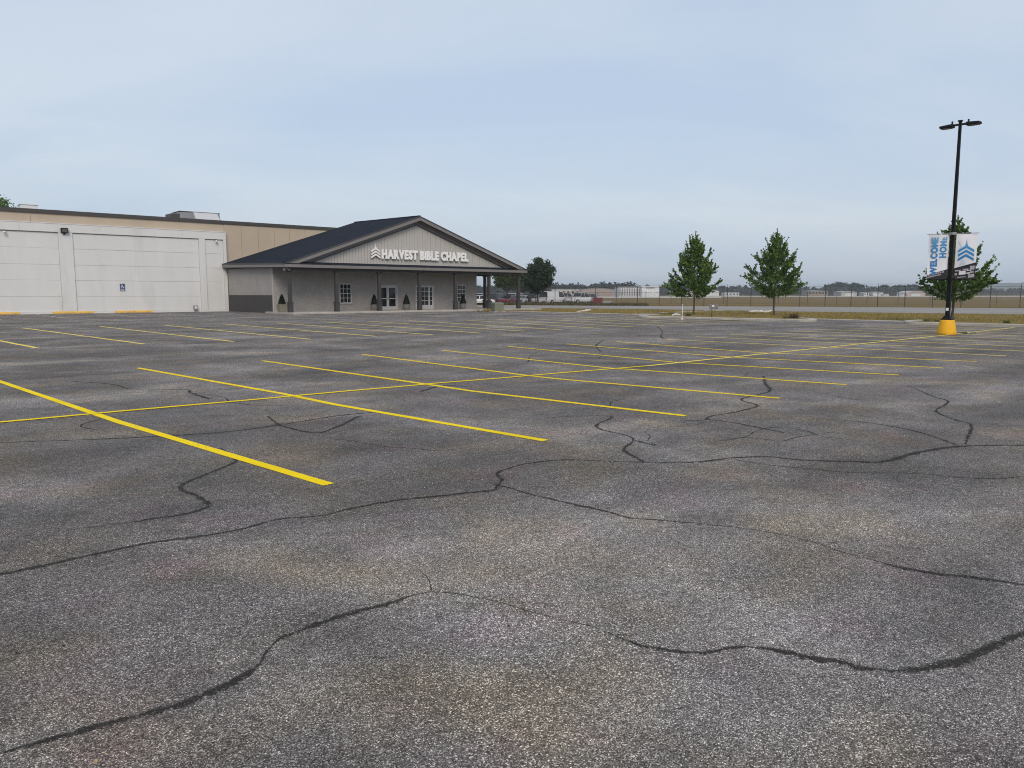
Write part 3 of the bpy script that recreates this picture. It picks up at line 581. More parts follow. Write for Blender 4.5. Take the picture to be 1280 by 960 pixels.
# yellow wheel stops in pairs along the wall
def wheel_stop(a0, lb):
    o = empty('wheel_stop', W(a0, 1.05, 0), TH); tag(o, lb, 'wheel stop', 'yellow wheel stops along the white wall')
    mb = MB(); prof = [(-0.12, 0.035), (0.12, 0.035), (0.105, 0.17), (0.07, 0.23), (-0.07, 0.23), (-0.105, 0.17)]
    mb.prism([(0.02, y, z) for y, z in prof], (1.50, 0, 0)); mb.build('block', M['block_yellow'], o, bevel=0.02)
    for x in (0.18, 1.2): MB().box(x, x + 0.18, -0.09, 0.09, 0.0, 0.036).build('foot', M['block_yellow'], o)
    for x in (0.3, 1.25): MB().tube((x, 0, 0.228), (x, 0, 0.242), 0.02).build('pin', M['gray_metal'], o)
for a0, lb in ((-20.5, 'yellow concrete wheel stop cut by the left edge of the picture'), (-18.95, 'yellow wheel stop, right one of the pair nearest the left picture edge'),
               (-15.15, 'left yellow wheel stop of the pair below the wide white pilaster'), (-13.6, 'right yellow wheel stop of the pair below the wide white pilaster'),
               (-10.4, 'left yellow wheel stop of the pair below the wheelchair sign'), (-8.85, 'right yellow wheel stop of the pair below the wheelchair sign')):
    wheel_stop(a0, lb)

# rooftop plant
hv = empty('rooftop_unit', W(-3.3, -5, 8.2), TH); tag(hv, 'grey rooftop air handler with sloped intake hood above the tan parapet', 'rooftop unit')
MB().box(0, 0.75, 0.1, 2.0, 0, 1.28).build('coil_section', M['coping'], hv, bevel=0.02); MB().box(0.75, 1.9, 0, 2.2, 0, 1.46).build('cabinet', M['gray_metal'], hv, bevel=0.02)
MB().box(1.9, 4.65, 0, 2.2, 0, 1.52).build('fan_section', M['gray_metal'], hv, bevel=0.02)
MB().prism([(2.05, -0.002, 1.50), (2.05, -0.002, 0.62), (2.05, -0.75, 0.62), (2.05, -0.75, 0.74)], (2.35, 0, 0)).build('intake_hood', M['frame_gray'], hv)
MB().box(0.72, 4.7, -0.03, 2.23, 1.522, 1.56).build('lid', M['gray_metal'], hv)
rb = empty('roof_hatch_box', W(-15.4, -8, 8.2), TH); tag(rb, 'low white box on the store roof near the left edge', 'roof box')
MB().box(0, 1.35, 0, 1.2, 0, 1.45).build('body', M['trim_white'], rb, bevel=0.02); MB().box(-0.05, 1.4, -0.05, 1.25, 1.452, 1.52).build('lid', M['white_wall'], rb, bevel=0.01)

# ------------------------------------------------------------------ chapel
ch = empty('chapel', ORG, TH); tag(ch, 'low grey brick chapel with dark shingled gable roof and columned porch', 'building')
SL = 0.13       # porch slab
MB().prism([(-0.35, -14.55, -0.02), (27.3, -14.55, -0.02), (27.3, 0, -0.02), (22.0, 0, -0.02), (22.0, -9.0, -0.02), (-0.35, -9.0, -0.02)], (0, 0, SL + 0.02)).build('porch_slab', M['concrete'], ch)
kerb('kerb_edge', [Vector((-0.5, -14.7, 0)), Vector((27.45, -14.7, 0)), Vector((27.45, -8, 0))], 0.2, SL + 0.012, M['concrete'], ch)
FB = 10.0       # facade plane
win = [(6.44, 7.66, 0.80, 2.62), (10.5, 12.72, SL, 2.50), (14.80, 17.02, SL, 2.50), (20.0, 21.12, 0.80, 2.62)]
MB.holed = lambda s, *a: holed(s, *a)
MB().holed(0.0, 22.55, FB, FB - 0.25, SL, 3.9, win).build('front_wall', M['brick'], ch)
# left flank: dark lower band, brick above; corner return
MB().box(0, 0.25, 0, -FB + 0.25, 1.56, 4.0).build('side_wall', M['brick'], ch); MB().box(-0.02, 0.25, 0, -FB + 0.25, 0.0, 1.558).box(-0.02, -0.003, -FB + 0.25, -FB + 0.14, 0.0, 1.558).build('wainscot', M['wainscot'], ch)
MB().box(-0.03, 0.02, -FB - 0.02, -FB + 0.14, SL, 3.9).build('corner_board', M['siding'], ch)
MB().box(22.30, 22.55, 0, -FB + 0.25, SL, 3.9).build('side_wall', M['brick'], ch); MB().box(0.25, 22.3, -0.02, 0.1, 0, 4.0).build('rear_wall', M['brick'], ch)
MB().box(0.25, 22.30, -FB + 0.3, -0.1, SL - 0.06, SL - 0.01).build('interior_floor', M['soffit'], ch)

def window(parent, a0, a1, z0, z1, cols, rows, name='window'):
    f = 0.07; y0, y1 = -FB + 0.06, -FB + 0.14
    o = MB()
    o.box(a0, a1, y0, y1, z1 - f, z1).box(a0, a1, y0, y1, z0, z0 + f).box(a0, a0 + f, y0, y1, z0 + f, z1 - f).box(a1 - f, a1, y0, y1, z0 + f, z1 - f)
    fr = o.build(name, M['trim_white'], parent)
    cw = (a1 - a0 - 2*f) / cols; chh = (z1 - z0 - 2*f) / rows
    for i in range(cols):
        for j in range(rows):
            g = MB().box(a0 + f + i*cw + 0.014, a0 + f + (i+1)*cw - 0.014, y0 + 0.035, y0 + 0.05, z0 + f + j*chh + 0.014, z0 + f + (j+1)*chh - 0.014).build('pane', M['glass'], fr)
    mu = MB()
    for i in range(1, cols): mu.box(a0 + f + i*cw - 0.018, a0 + f + i*cw + 0.018, y0 + 0.012, y1 - 0.012, z0 + f, z1 - f)
    for j in range(1, rows): mu.box(a0 + f, a1 - f, y0 + 0.015, y1 - 0.015, z0 + f + j*chh - 0.018, z0 + f + j*chh + 0.018)
    mu.build('muntins', M['trim_white'], fr)
    return fr
for k in (0, 3):
    a0, a1, z0, z1 = win[k]; fr = window(ch, a0, a1, z0, z1, 3, 4)
    MB().box(a0 - 0.06, a1 + 0.06, -FB - 0.07, -FB + 0.06, z0 - 0.09, z0 - 0.002).build('sill', M['brick'], fr)
# double glazed entrance
def leaf_door(a0, a1, z0, z1, rail=0.30, mid=None, hs=1):
    y0, y1 = -FB + 0.07, -FB + 0.13; s = 0.13; d = MB()
    d.box(a0, a0 + s, y0, y1, z0, z1).box(a1 - s, a1, y0, y1, z0, z1).box(a0 + s, a1 - s, y0, y1, z1 - 0.14, z1).box(a0 + s, a1 - s, y0, y1, z0, z0 + rail)
    if mid: d.box(a0 + s, a1 - s, y0, y1, mid, mid + 0.09)
    o = d.build('door', M['frame_gray'], ch)
    MB().box(a0 + s, a1 - s, y0 + 0.02, y0 + 0.035, z0 + rail, z1 - 0.14).build('pane', M['glass'], o)
    hx = a1 - 0.07 if hs > 0 else a0 + 0.07
    MB().tube((hx, y0 - 0.05, z0 + 0.95), (hx, y0 - 0.05, z0 + 1.25), 0.018).build('handle', M['chrome'], o)
    return o
a0, a1, z0, z1 = win[1]
fr = MB().box(a0, a0 + 0.09, -FB + 0.02, -FB + 0.2, z0, z1).box(a1 - 0.09, a1, -FB + 0.02, -FB + 0.2, z0, z1).box(a0 + 0.09, a1 - 0.09, -FB + 0.02, -FB + 0.2, z1 - 0.09, z1).build('door_frame', M['frame_gray'], ch)
leaf_door(a0 + 0.10, (a0+a1)/2 - 0.005, z0 + 0.02, z1 - 0.1, 0.32, z0 + 1.05, 1); leaf_door((a0+a1)/2 + 0.005, a1 - 0.10, z0 + 0.02, z1 - 0.1, 0.32, z0 + 1.05, -1)
# second entrance: gridded sidelights and a gridded door
a0, a1, z0, z1 = win[2]
MB().box(a0, a0 + 0.08, -FB + 0.02, -FB + 0.2, z0, z1).box(a1 - 0.08, a1, -FB + 0.02, -FB + 0.2, z0, z1).box(a0 + 0.08, a1 - 0.08, -FB + 0.02, -FB + 0.2, z1 - 0.08, z1).build('door_frame', M['frame_gray'], ch)
window(ch, a0 + 0.09, a0 + 0.62, z0 + 0.34, z1 - 0.09, 1, 4, 'sidelight'); window(ch, a1 - 0.55, a1 - 0.09, z0 + 0.34, z1 - 0.09, 1, 4, 'sidelight')
MB().box(a0 + 0.09, a0 + 0.62, -FB + 0.06, -FB + 0.13, z0, z0 + 0.335).build('kick_panel', M['frame_gray'], ch)
MB().box(a1 - 0.55, a1 - 0.09, -FB + 0.06, -FB + 0.13, z0, z0 + 0.335).build('kick_panel', M['frame_gray'], ch)
dd = window(ch, a0 + 0.63, a1 - 0.56, z0 + 0.36, z1 - 0.09, 2, 4, 'door')
MB().box(a0 + 0.63, a1 - 0.56, -FB + 0.06, -FB + 0.13, z0 + 0.01, z0 + 0.355).build('kick_panel', M['frame_gray'], dd); MB().tube((a0 + 0.72, -FB + 0.02, z0 + 0.9), (a0 + 0.72, -FB + 0.02, z0 + 1.15), 0.02).build('handle', M['chrome'], dd)

# porch posts: slim shaft on a boxed base with a collar
POSTS = [(0.12, 13.0), (4.45, 13.0), (8.78, 13.0), (13.2, 13.0), (17.45, 13.0), (21.75, 13.0), (25.8, 13.0), (25.8, 7.4), (25.8, 2.2)]
for a, b in POSTS:
    o = MB().box(a - 0.14, a + 0.14, -b - 0.14, -b + 0.14, 0.96, 3.62).build('post', M['post'], ch, bevel=0.015)
    MB().box(a - 0.19, a + 0.19, -b - 0.19, -b + 0.19, SL, 0.90).build('post_base', M['post'], o, bevel=0.015); MB().box(a - 0.24, a + 0.24, -b - 0.24, -b + 0.24, 0.90, 0.98).build('collar', M['post'], o, bevel=0.012)
    MB().box(a - 0.2, a + 0.2, -b - 0.2, -b + 0.2, 3.54, 3.63).build('post_cap', M['post'], o, bevel=0.01)
MB().box(-0.1, 26.05, -13.16, -12.84, 3.63, 3.84).box(25.64, 25.96, -12.84, -0.2, 3.63, 3.84).build('beam', M['dark_trim'], ch)
# roof: eaves rise slightly to the rear, as the photo shows
EL, ER, AP = -0.52, 26.42, 12.95; bF, bE, bR = 13.62, 0.05, 1.6
zeF, zeB, zaF, zaB = 4.20, 4.52, 8.86, 9.10
for nm, xe in (('roof', EL), ('roof', ER)):
    r = MB(); t = 0.10
    top = [(xe, -bF, zeF), (AP, -bF, zaF), (AP, -bR, zaB), (xe, -bE, zeB)]
    r.hexa([(x, y, z - t) for x, y, z in top], top)
    r.build(nm, M['shingle'], ch)
MB().tube((AP, -bF, zaF + 0.01), (AP, -bR, zaB + 0.01), 0.07, n=8).build('ridge_cap', M['shingle'], ch)
# eave fascias and gutters, left and right flank, front
MB().hexa([(EL-0.03, -bF, zeF-0.33), (EL+0.03, -bF, zeF-0.33), (EL+0.03, -bE, zeB-0.36), (EL-0.03, -bE, zeB-0.36)], [(EL-0.03, -bF, zeF-0.09), (EL+0.03, -bF, zeF-0.09), (EL+0.03, -bE, zeB-0.09), (EL-0.03, -bE, zeB-0.09)]).build('eave_fascia', M['fascia'], ch)
MB().hexa([(EL-0.06, -bF, zeF-0.09), (EL+0.03, -bF, zeF-0.09), (EL+0.03, -bE, zeB-0.09), (EL-0.06, -bE, zeB-0.09)], [(EL-0.06, -bF, zeF+0.01), (EL+0.02, -bF, zeF+0.02), (EL+0.02, -bE, zeB+0.02), (EL-0.06, -bE, zeB+0.01)]).build('drip_edge', M['dark_trim'], ch)
MB().hexa([(ER-0.03, -bF, zeF-0.33), (ER+0.03, -bF, zeF-0.33), (ER+0.03, -bE, zeB-0.36), (ER-0.03, -bE, zeB-0.36)], [(ER-0.03, -bF, zeF-0.09), (ER+0.03, -bF, zeF-0.09), (ER+0.03, -bE, zeB-0.09), (ER-0.03, -bE, zeB-0.09)]).build('eave_fascia', M['fascia'], ch)
MB().box(EL - 0.035, ER + 0.035, -bF - 0.06, -bF + 0.02, zeF - 0.33, zeF - 0.06).build('front_fascia', M['fascia'], ch)
MB().hexa([(EL - 0.06, -bF - 0.09, zeF-0.06), (ER + 0.06, -bF - 0.09, zeF-0.06), (ER + 0.06, -13.05, zeF-0.06), (EL - 0.06, -13.05, zeF-0.06)], [(EL - 0.06, -bF - 0.09, zeF), (ER + 0.06, -bF - 0.09, zeF), (ER, -13.05, zeF+0.16), (EL, -13.05, zeF+0.16)]).build('gable_skirt_roof', M['shingle'], ch)
MB().hexa([(EL + 0.03, -bF + 0.02, 3.85), (ER - 0.03, -bF + 0.02, 3.85), (ER - 0.03, -0.1, 3.9), (EL + 0.03, -0.1, 4.08)], [(EL + 0.03, -bF + 0.02, 3.87), (ER - 0.03, -bF + 0.02, 3.87), (ER - 0.03, -0.1, 3.92), (EL + 0.03, -0.1, 4.10)]).build('soffit', M['soffit'], ch)
# gable siding: a backing board and single vertical boards
GB = 12.95; slope = (zaF - zeF) / (AP - EL)
def zr(a): return zeF + slope * ((a - EL) if a < AP else (ER - a) * (AP - EL) / (ER - AP)) - 0.16
MB().prism([(EL + 0.9, -GB + 0.06, 4.21), (ER - 0.9, -GB + 0.06, 4.21), (AP, -GB + 0.06, zaF - 0.3)], (0, 0.06, 0)).build('gable_backing', M['fascia'], ch)
bw = 0.30; a = EL + 1.0
while a < ER - 1.0:
    b2 = min(a + bw - 0.022, ER - 0.95); z1, z2 = zr(a), zr(b2); zm = [(AP, zr(AP))] if a < AP < b2 else []
    if min(z1, z2) > 4.3:
        pts = [(a, -GB, 4.24), (b2, -GB, 4.24), (b2, -GB, z2)] + [(x, -GB, z) for x, z in zm] + [(a, -GB, z1)]
        MB().prism(pts, (0, 0.055, 0)).build('siding_board', M['siding'], ch)
    a += bw
# rake boards: outer barge board, recessed inner board
for x0, sgn in ((EL, 1), (ER, -1)):
    L = abs(AP - x0)
    def rk(o0, o1, y0, y1, m, nm):
        dz0, dz1 = o0, o1
        pts = [(x0 + sgn*0.0, y0, zeF - dz0), (AP, y0, zaF - dz0), (AP, y0, zaF - dz1), (x0 + sgn * (dz1 - dz0) / slope, y0, zeF - dz0)]
        MB().prism(pts, (0, y1 - y0, 0)).build(nm, M[m], ch)
    rk(0.0, 0.40, -bF - 0.055, -bF - 0.005, 'fascia', 'rake_board')
    rk(0.0, 0.10, -bF - 0.085, -bF - 0.056, 'dark_trim', 'rake_edge')
    rk(0.40, 0.72, -GB - 0.09, -GB - 0.003, 'fascia', 'rake_board')
    rk(0.72, 0.80, -GB - 0.12, -GB - 0.003, 'dark_trim', 'rake_edge')
    MB().prism([(x0 + sgn*0.5, -bF - 0.003, zeF - 0.0), (AP, -bF - 0.003, zaF - 0.22), (AP, -bF - 0.003, zaF - 0.26), (x0 + sgn*0.6, -bF - 0.003, zeF - 0.0)], (0, bF - GB, 0)).build('rake_soffit', M['soffit'], ch)
MB().prism([(EL + 0.2, -bE - 0.2, 4.0), (ER - 0.2, -bE - 0.2, 4.0), (ER - 0.2, -bE - 0.2, 4.4), (AP, -bR - 0.05, zaB - 0.15), (EL + 0.2, -bE - 0.2, 4.4)], (0, 0.05, 0)).build('rear_gable', M['siding'], ch)
# twin spotlights under the left eave corner
tl = empty('eave_spotlight', W(-0.25, 13.2, 3.84), TH); tag(tl, 'small twin spotlight under the chapel eave corner by the first post', 'spotlight')
MB().box(-0.1, 0.1, -0.1, 0.1, -0.06, 0.02).build('mount', M['gray_metal'], tl, bevel=0.01)
for s in (-1, 1): MB().tube((s*0.08, 0, -0.05), (s*0.26, -0.18, -0.2), 0.05, 0.11, 12).build('lamp_head', M['gray_metal'], tl)

# --- lettering -------------------------------------------------------------
GLY = {}
def glyph(c, bold=0.030):
    if (c, bold) in GLY: return GLY[(c, bold)]
    cu = bpy.data.curves.new('glyph', 'FONT'); cu.body = c; cu.size = 1.0; cu.offset = bold; cu.resolution_u = 4
    o = bpy.data.objects.new('glyph', cu); COL.objects.link(o); bpy.context.view_layer.update()
    me = bpy.data.meshes.new_from_object(o.evaluated_get(bpy.context.evaluated_depsgraph_get()))
    bpy.data.objects.remove(o)
    V = np.array([v.co[:] for v in me.vertices]); F_ = [tuple(p.vertices) for p in me.polygons]
    x0, x1 = V[:, 0].min(), V[:, 0].max()
    GLY[(c, bold)] = (V - [x0, 0, 0], F_, x1 - x0); return GLY[(c, bold)]
H0 = glyph('H')[0][:, 1]; CAPH = H0.max() - H0.min(); CAP0 = H0.min()
def layout(text, gap, space, bold=0.030):
    x = 0; out = []
    for c in text:
        if c == ' ': x += space; continue
        V, F_, wd = glyph(c, bold)
        if out and prev + c in ('RV', 'VE', 'AR', 'HA', 'AP', 'ST'): x -= 0.13 if prev + c == 'RV' else 0.03
        prev = c; out.append((c, x, V, F_)); x += wd + gap
    return out, x - gap
def letter_mesh(V, F_, fn, depth, name):
    """fn maps glyph (x,y) and depth d to a point"""
    bm = bmesh.new(); vs = [bm.verts.new(fn(v[0], v[1], depth)) for v in V]
    for f in F_:
        try: bm.faces.new([vs[i] for i in f])
        except ValueError: pass
    bmesh.ops.dissolve_limit(bm, angle_limit=0.02, verts=bm.verts, edges=bm.edges)
    ex = bmesh.ops.extrude_face_region(bm, geom=list(bm.faces)); dv = Vector(fn(0, 0, 0)) - Vector(fn(0, 0, depth))
    bmesh.ops.translate(bm, verts=[g for g in ex['geom'] if isinstance(g, bmesh.types.BMVert)], vec=dv)
    bmesh.ops.recalc_face_normals(bm, faces=bm.faces)
    me = bpy.data.meshes.new(name); bm.to_mesh(me); bm.free(); return me
def chevron_logo(fn, parent, mat, depth, nm='logo_piece'):
    """steeple spire over stacked chevrons in a unit box 0..1 x 0..1.6"""
    def poly(pts):
        me = letter_mesh(np.array([(x, y, 0) for x, y in pts]), [tuple(range(len(pts)))], fn, depth, nm); return link(nm, me, mat, parent)
    # top chevron with the spire drawn up to a needle
    poly([(0.0, 0.62), (0.0, 0.80), (0.38, 1.06), (0.46, 1.25), (0.5, 1.60), (0.54, 1.25), (0.62, 1.06), (1.0, 0.80), (1.0, 0.62), (0.5, 0.94)])
    for k in range(2):
        y = 0.31 - 0.31 * k; poly([(0.0, y), (0.0, y + 0.19), (0.5, y + 0.51), (1.0, y + 0.19), (1.0, y), (0.5, y + 0.32)])
sn = empty('church_sign', W(7.95, 13.0, 4.86), TH); tag(sn, 'white raised letters and steeple chevron logo on the chapel gable', 'sign')
chevron_logo(lambda x, y, d: (x * 0.92, -d - 0.05, y * 0.84), sn, M['letter'], 0.12)
lay, tw = layout('HARVEST BIBLE CHAPEL', 0.045, 0.30, 0.060); sx = (18.97 - 9.03) / tw; sy = 0.80 / CAPH
for c, x, V, F_ in lay:
    me = letter_mesh(V, F_, lambda gx, gy, d, x=x: ((x + gx) * sx + 1.08, -d - 0.05, (gy - CAP0) * sy + 0.02), 0.14, 'letter'); link('letter', me, M['letter'], sn)

# planters with clipped cones
def foliage_cone(h, r, n, size, zb):
    V = []; Fq = []
    for i in range(n):
        t = random.random() ** 0.75; rr = r * (1 - t) ** 0.8 * (0.75 + 0.3 * random.random()) + 0.02; an = random.random() * 6.283; z = zb + h * t
        c = Vector((rr * math.cos(an), rr * math.sin(an), z)); u = Vector((random.gauss(0, 1), random.gauss(0, 1), random.gauss(0, 1) + 0.8)).normalized(); v = u.orthogonal().normalized()
        s = size * random.uniform(0.6, 1.2); k = len(V)
        V += [c - v*s*0.4, c + u*s, c + v*s*0.4, c - u*s*0.5]; Fq.append((k, k+1, k+2, k+3))
    return V, Fq
def planter(a, b, lb, pot, square=False):
    o = empty('planter', W(a, b, SL), TH); tag(o, lb, 'planter', 'topiary planters along the chapel porch')
    p = MB()
    if square: p.hexa([(-0.27,-0.27,0),(0.27,-0.27,0),(0.27,0.27,0),(-0.27,0.27,0)], [(-0.36,-0.36,0.60),(0.36,-0.36,0.60),(0.36,0.36,0.60),(-0.36,0.36,0.60)]); p.box(-0.38, 0.38, -0.38, 0.38, 0.601, 0.66)
    else: p.lathe([(0.22, 0), (0.30, 0.2), (0.33, 0.42), (0.32, 0.5), (0.35, 0.5), (0.35, 0.56), (0.28, 0.56), (0.28, 0.5)], n=18)
    p.build('pot', M[pot], o, bevel=0.012 if square else 0)
    MB().tube((0, 0, 0.45), (0, 0, 1.1), 0.03, 0.015).build('stem', M['bark'], o)
    V, Fq = foliage_cone(0.95, 0.36, 1400, 0.07, 0.52); link('shrub', np_mesh('shrub', [tuple(v) for v in V], Fq), M['topiary'], o)
    MB().lathe([(0.30, 0.5), (0.28, 0.7), (0.14, 1.1), (0.02, 1.38)], n=10).build('shrub_core', M['topiary'], o)
planter(-0.02, 11.7, 'olive square planter with clipped cone shrub at the chapel corner post', 'pot_olive', True)
planter(9.45, 11.0, 'grey round planter with cone shrub left of the glass double door', 'pot_gray')
planter(13.03, 11.0, 'grey round planter with cone shrub right of the glass double door', 'pot_gray')
planter(19.95, 11.0, 'grey round planter with cone shrub before the right hand window', 'pot_gray')
bo = empty('bollard_post', W(24.3, 6.0, SL), TH); tag(bo, 'thin black post under the right end of the porch', 'post')
MB().tube((0, 0, 0), (0, 0, 1.05), 0.05, n=10).build('shaft', M['black_metal'], bo); MB().lathe([(0.05, 1.05), (0.075, 1.07), (0.06, 1.13), (0.01, 1.16)], n=10).build('cap', M['black_metal'], bo); MB().lathe([(0.11, 0), (0.11, 0.03), (0.06, 0.05)], n=10).build('flange', M['black_metal'], bo)
ub = empty('utility_cabinet', gp(622, 390.2), R(25)); tag(ub, 'drab green utility cabinet on the verge seen through the porch', 'utility cabinet')
MB().box(-0.45, 0.45, -0.4, 0.4, 0.08, 0.78).build('case', M['green_box'], ub, bevel=0.03); MB().hexa([(-0.48,-0.43,0.78),(0.48,-0.43,0.78),(0.48,0.43,0.78),(-0.48,0.43,0.78)], [(-0.46,-0.40,0.84),(0.46,-0.40,0.84),(0.46,0.40,0.90),(-0.46,0.40,0.90)]).build('lid', M['green_box'], ub); MB().box(-0.6, 0.6, -0.55, 0.55, -0.03, 0.08).build('pad', M['concrete'], ub)

# ------------------------------------------------------------------ light pole with banners
PP = gp(1183, 418); LP = empty('light_pole', PP, TH); tag(LP, 'tall black twin-head light pole on a yellow concrete base', 'light pole')
MB().lathe([(0.37, -0.02), (0.365, 0.08), (0.275, 0.56), (0.262, 0.595), (0.24, 0.605)], n=24).build('concrete_base', M['base_yellow'], LP, smooth=True)
MB().box(-0.21, 0.21, -0.21, 0.21, 0.606, 0.66).build('base_cover', M['black_metal'], LP, bevel=0.02); MB().hexa([(-0.15,-0.15,0.66),(0.15,-0.15,0.66),(0.15,0.15,0.66),(-0.15,0.15,0.66)], [(-0.11,-0.11,0.78),(0.11,-0.11,0.78),(0.11,0.11,0.78),(-0.11,0.11,0.78)]).build('base_cover', M['black_metal'], LP)
MB().hexa([(-0.078,-0.078,0.7),(0.078,-0.078,0.7),(0.078,0.078,0.7),(-0.078,0.078,0.7)], [(-0.05,-0.05,8.580),(0.05,-0.05,8.580),(0.05,0.05,8.580),(-0.05,0.05,8.580)]).build('pole', M['black_metal'], LP, bevel=0.012)
MB().box(-0.09, -0.074, -0.05, 0.05, 0.98, 1.10).build('sticker', M['sign_white'], LP)
MB().box(-0.075, 0.075, -0.075, 0.075, 8.580, 8.630).build('pole_cap', M['black_metal'], LP)
for s in (-1, 1):
    MB().box(-0.035, 0.035, s*0.07, s*0.24, 8.430, 8.500).build('arm', M['black_metal'], LP)
    hd = MB().hexa([(-0.17, s*0.24, 8.380), (0.17, s*0.24, 8.380), (0.18, s*0.74, 8.400), (-0.18, s*0.74, 8.400)], [(-0.13, s*0.24, 8.520), (0.13, s*0.24, 8.520), (0.15, s*0.74, 8.480), (-0.15, s*0.74, 8.480)]).build('lamp_head', M['black_metal'], LP, bevel=0.012)
    MB().box(-0.14, 0.14, s*0.32, s*0.70, 8.365, 8.378).build('lens', M['lens'], hd); MB().tube((0.0, s*0.30, 8.530), (0.0, s*0.30, 8.630), 0.035, n=8).build('photocell', M['black_metal'], hd)
# banner arms and ring clamps (face the camera side of the lot)
BZ0, BZ1 = 2.29, 4.10; FR = Matrix.Rotation(-TH + R(-29), 4, 'Z')      # banner frame turned towards the aisle
br = empty('x', PP); bpy.data.objects.remove(br)
def bl(x, y, z):    # banner-frame coordinates -> pole-local
    v = FR @ Vector((x, y, z)); return v
for z in (BZ0 - 0.02, BZ1 + 0.03):
    for s in (-1, 1):
        MB().tube(bl(s*0.09, 0, z), bl(s*0.93, 0, z), 0.014, n=8).build('banner_arm', M['black_metal'] if z < 3 else M['gray_metal'], LP)
    MB().lathe([(0.14, z - 0.05), (0.14, z + 0.05), (0.115, z + 0.05), (0.115, z - 0.05)], n=14).build('clamp', M['black_metal'] if z < 3 else M['gray_metal'], LP)
def banner(s, lb):
    o = empty('banner', PP + Vector((0, 0, BZ0)), R(-29)); tag(o, lb, 'banner', 'banners on the light pole')
    x0, x1 = (0.13, 0.88) if s > 0 else (-0.86, -0.12); Hh = BZ1 - BZ0
    if s < 0: lo0, lo1 = 0.16, 0.40
    else: lo0, lo1 = 0.44, 0.66
    nx, nz = 8, 14; V = []; Fq = []
    def wave(x, z): return 0.025 * math.sin(3.0 * z + 2 * x) + 0.012 * math.sin(7 * x + 1.3 * z)
    for j in range(nz + 1):
        for i in range(nx + 1):
            x = x0 + (x1 - x0) * i / nx; z = Hh * j / nz; V.append((x, wave(x, z), z))
    for j in range(nz):
        for i in range(nx): k = j*(nx+1)+i; Fq.append((k, k+1, k+nx+2, k+nx+1))
    n = len(V); V2 = V + [(x, y + 0.006, z) for x, y, z in V]
    F2 = Fq + [tuple(i + n for i in f[::-1]) for f in Fq]
    link('cloth', np_mesh('cloth', V2, F2), M['vinyl'], o, smooth=True)
    def patch(pts_fn, m, nm, off):
        V = []; Fq = []
        for i in range(nx + 1):
            x = x0 + (x1 - x0) * i / nx; za, zb = pts_fn(i / nx)
            for q in range(5): z = za + (zb - za) * q / 4; V.append((x, wave(x, z) - off, z))
        for i in range(nx):
            for q in range(4): k = i*5+q; Fq.append((k, k+5, k+6, k+1))
        return link(nm, np_mesh(nm, V, Fq), m, o)
    patch(lambda t: (0.0, lo0 + (lo1 - lo0) * t), M['vinyl_dark'], 'dark_wedge', 0.004)
    def mark(xa, za, xb, zb, th, m):    # unreadable small print: a slanted bar
        V = []
        for q in range(5):
            t = q / 4; x = xa + (xb - xa) * t; z = za + (zb - za) * t; V += [(x, wave(x, z) - 0.0075, z), (x, wave(x, z + th) - 0.0075, z + th)]
        link('print_mark', np_mesh('print_mark', V, [(2*q, 2*q+2, 2*q+3, 2*q+1) for q in range(4)]), m, o)
    if s < 0:
        for r_, (za, L0, L1) in enumerate([(0.03, 0.02, 0.52), (0.115, 0.03, 0.62)]):
            x = L0
            while x < L1:
                wd = random.uniform(0.05, 0.09); mark(x0 + x, za + 0.25*x, x0 + x + wd, za + 0.25*(x + wd), 0.055, M['vinyl_gray']); x += wd + 0.018
    else:
        for xa, za, wd, th, m in ((0.03, 0.30, 0.20, 0.05, 'vinyl_gray'), (0.02, 0.14, 0.09, 0.09, 'vinyl_gray'), (0.17, 0.16, 0.24, 0.15, 'vinyl_white'), (0.30, 0.34, 0.20, 0.06, 'vinyl_gray'), (0.44, 0.32, 0.16, 0.03, 'vinyl_white'),
                                  (0.44, 0.20, 0.12, 0.05, 'vinyl_white'), (0.55, 0.36, 0.16, 0.16, 'vinyl_gray'), (0.50, 0.04, 0.22, 0.14, 'vinyl_gray'), (0.12, 0.04, 0.30, 0.035, 'vinyl_gray'), (0.56, 0.23, 0.13, 0.08, 'vinyl_gray')):
            mark(x0 + xa, za, x0 + xa + wd, za + 0.10*wd, th, M[m])
    if s < 0:
        def vert(text, xc, ztop, size):     # reads upwards
            lay, tw = layout(text, 0.05, 0.3, 0.055); k = size / CAPH; kz = k * 0.92
            for c, x, V, F_ in lay:
                me = letter_mesh(V, F_, lambda gx, gy, d, x=x: (xc - (gy - CAP0) * k, wave(xc, ztop - tw*kz + (x + gx)*kz) - 0.006 - d, ztop - tw*kz + (x + gx) * kz), 0.003, 'letter'); link('letter', me, M['ink'], o)
        vert('WELCOME', x0 + 0.345, 1.71, 0.235); vert('HOME', x0 + 0.66, 1.72, 0.235)
    else:
        def wpatch(pts):
            V = [(x0 + x, wave(x0 + x, z) - 0.005, z) for x, z in pts]; return V
        for pts in ([(0.08, 1.55), (0.26, 1.25), (0.06, 1.0)], [(0.16, 0.52), (0.27, 0.95), (0.36, 0.60)]):
            link('print_flare', np_mesh('print_flare', wpatch(pts), [(0, 1, 2)]), M['vinyl_pale'], o)
        chevron_logo(lambda x, y, d: (x0 + 0.10 + x * 0.56, wave(x0 + 0.1 + x*0.56, 0.72 + y*0.56) - 0.010 - d, 0.72 + y * 0.56), o, M['ink'], 0.003)
    return o
banner(-1, 'white banner reading WELCOME HOME in blue upright letters on the pole'); banner(1, 'white banner with blue steeple chevron logo on the pole')

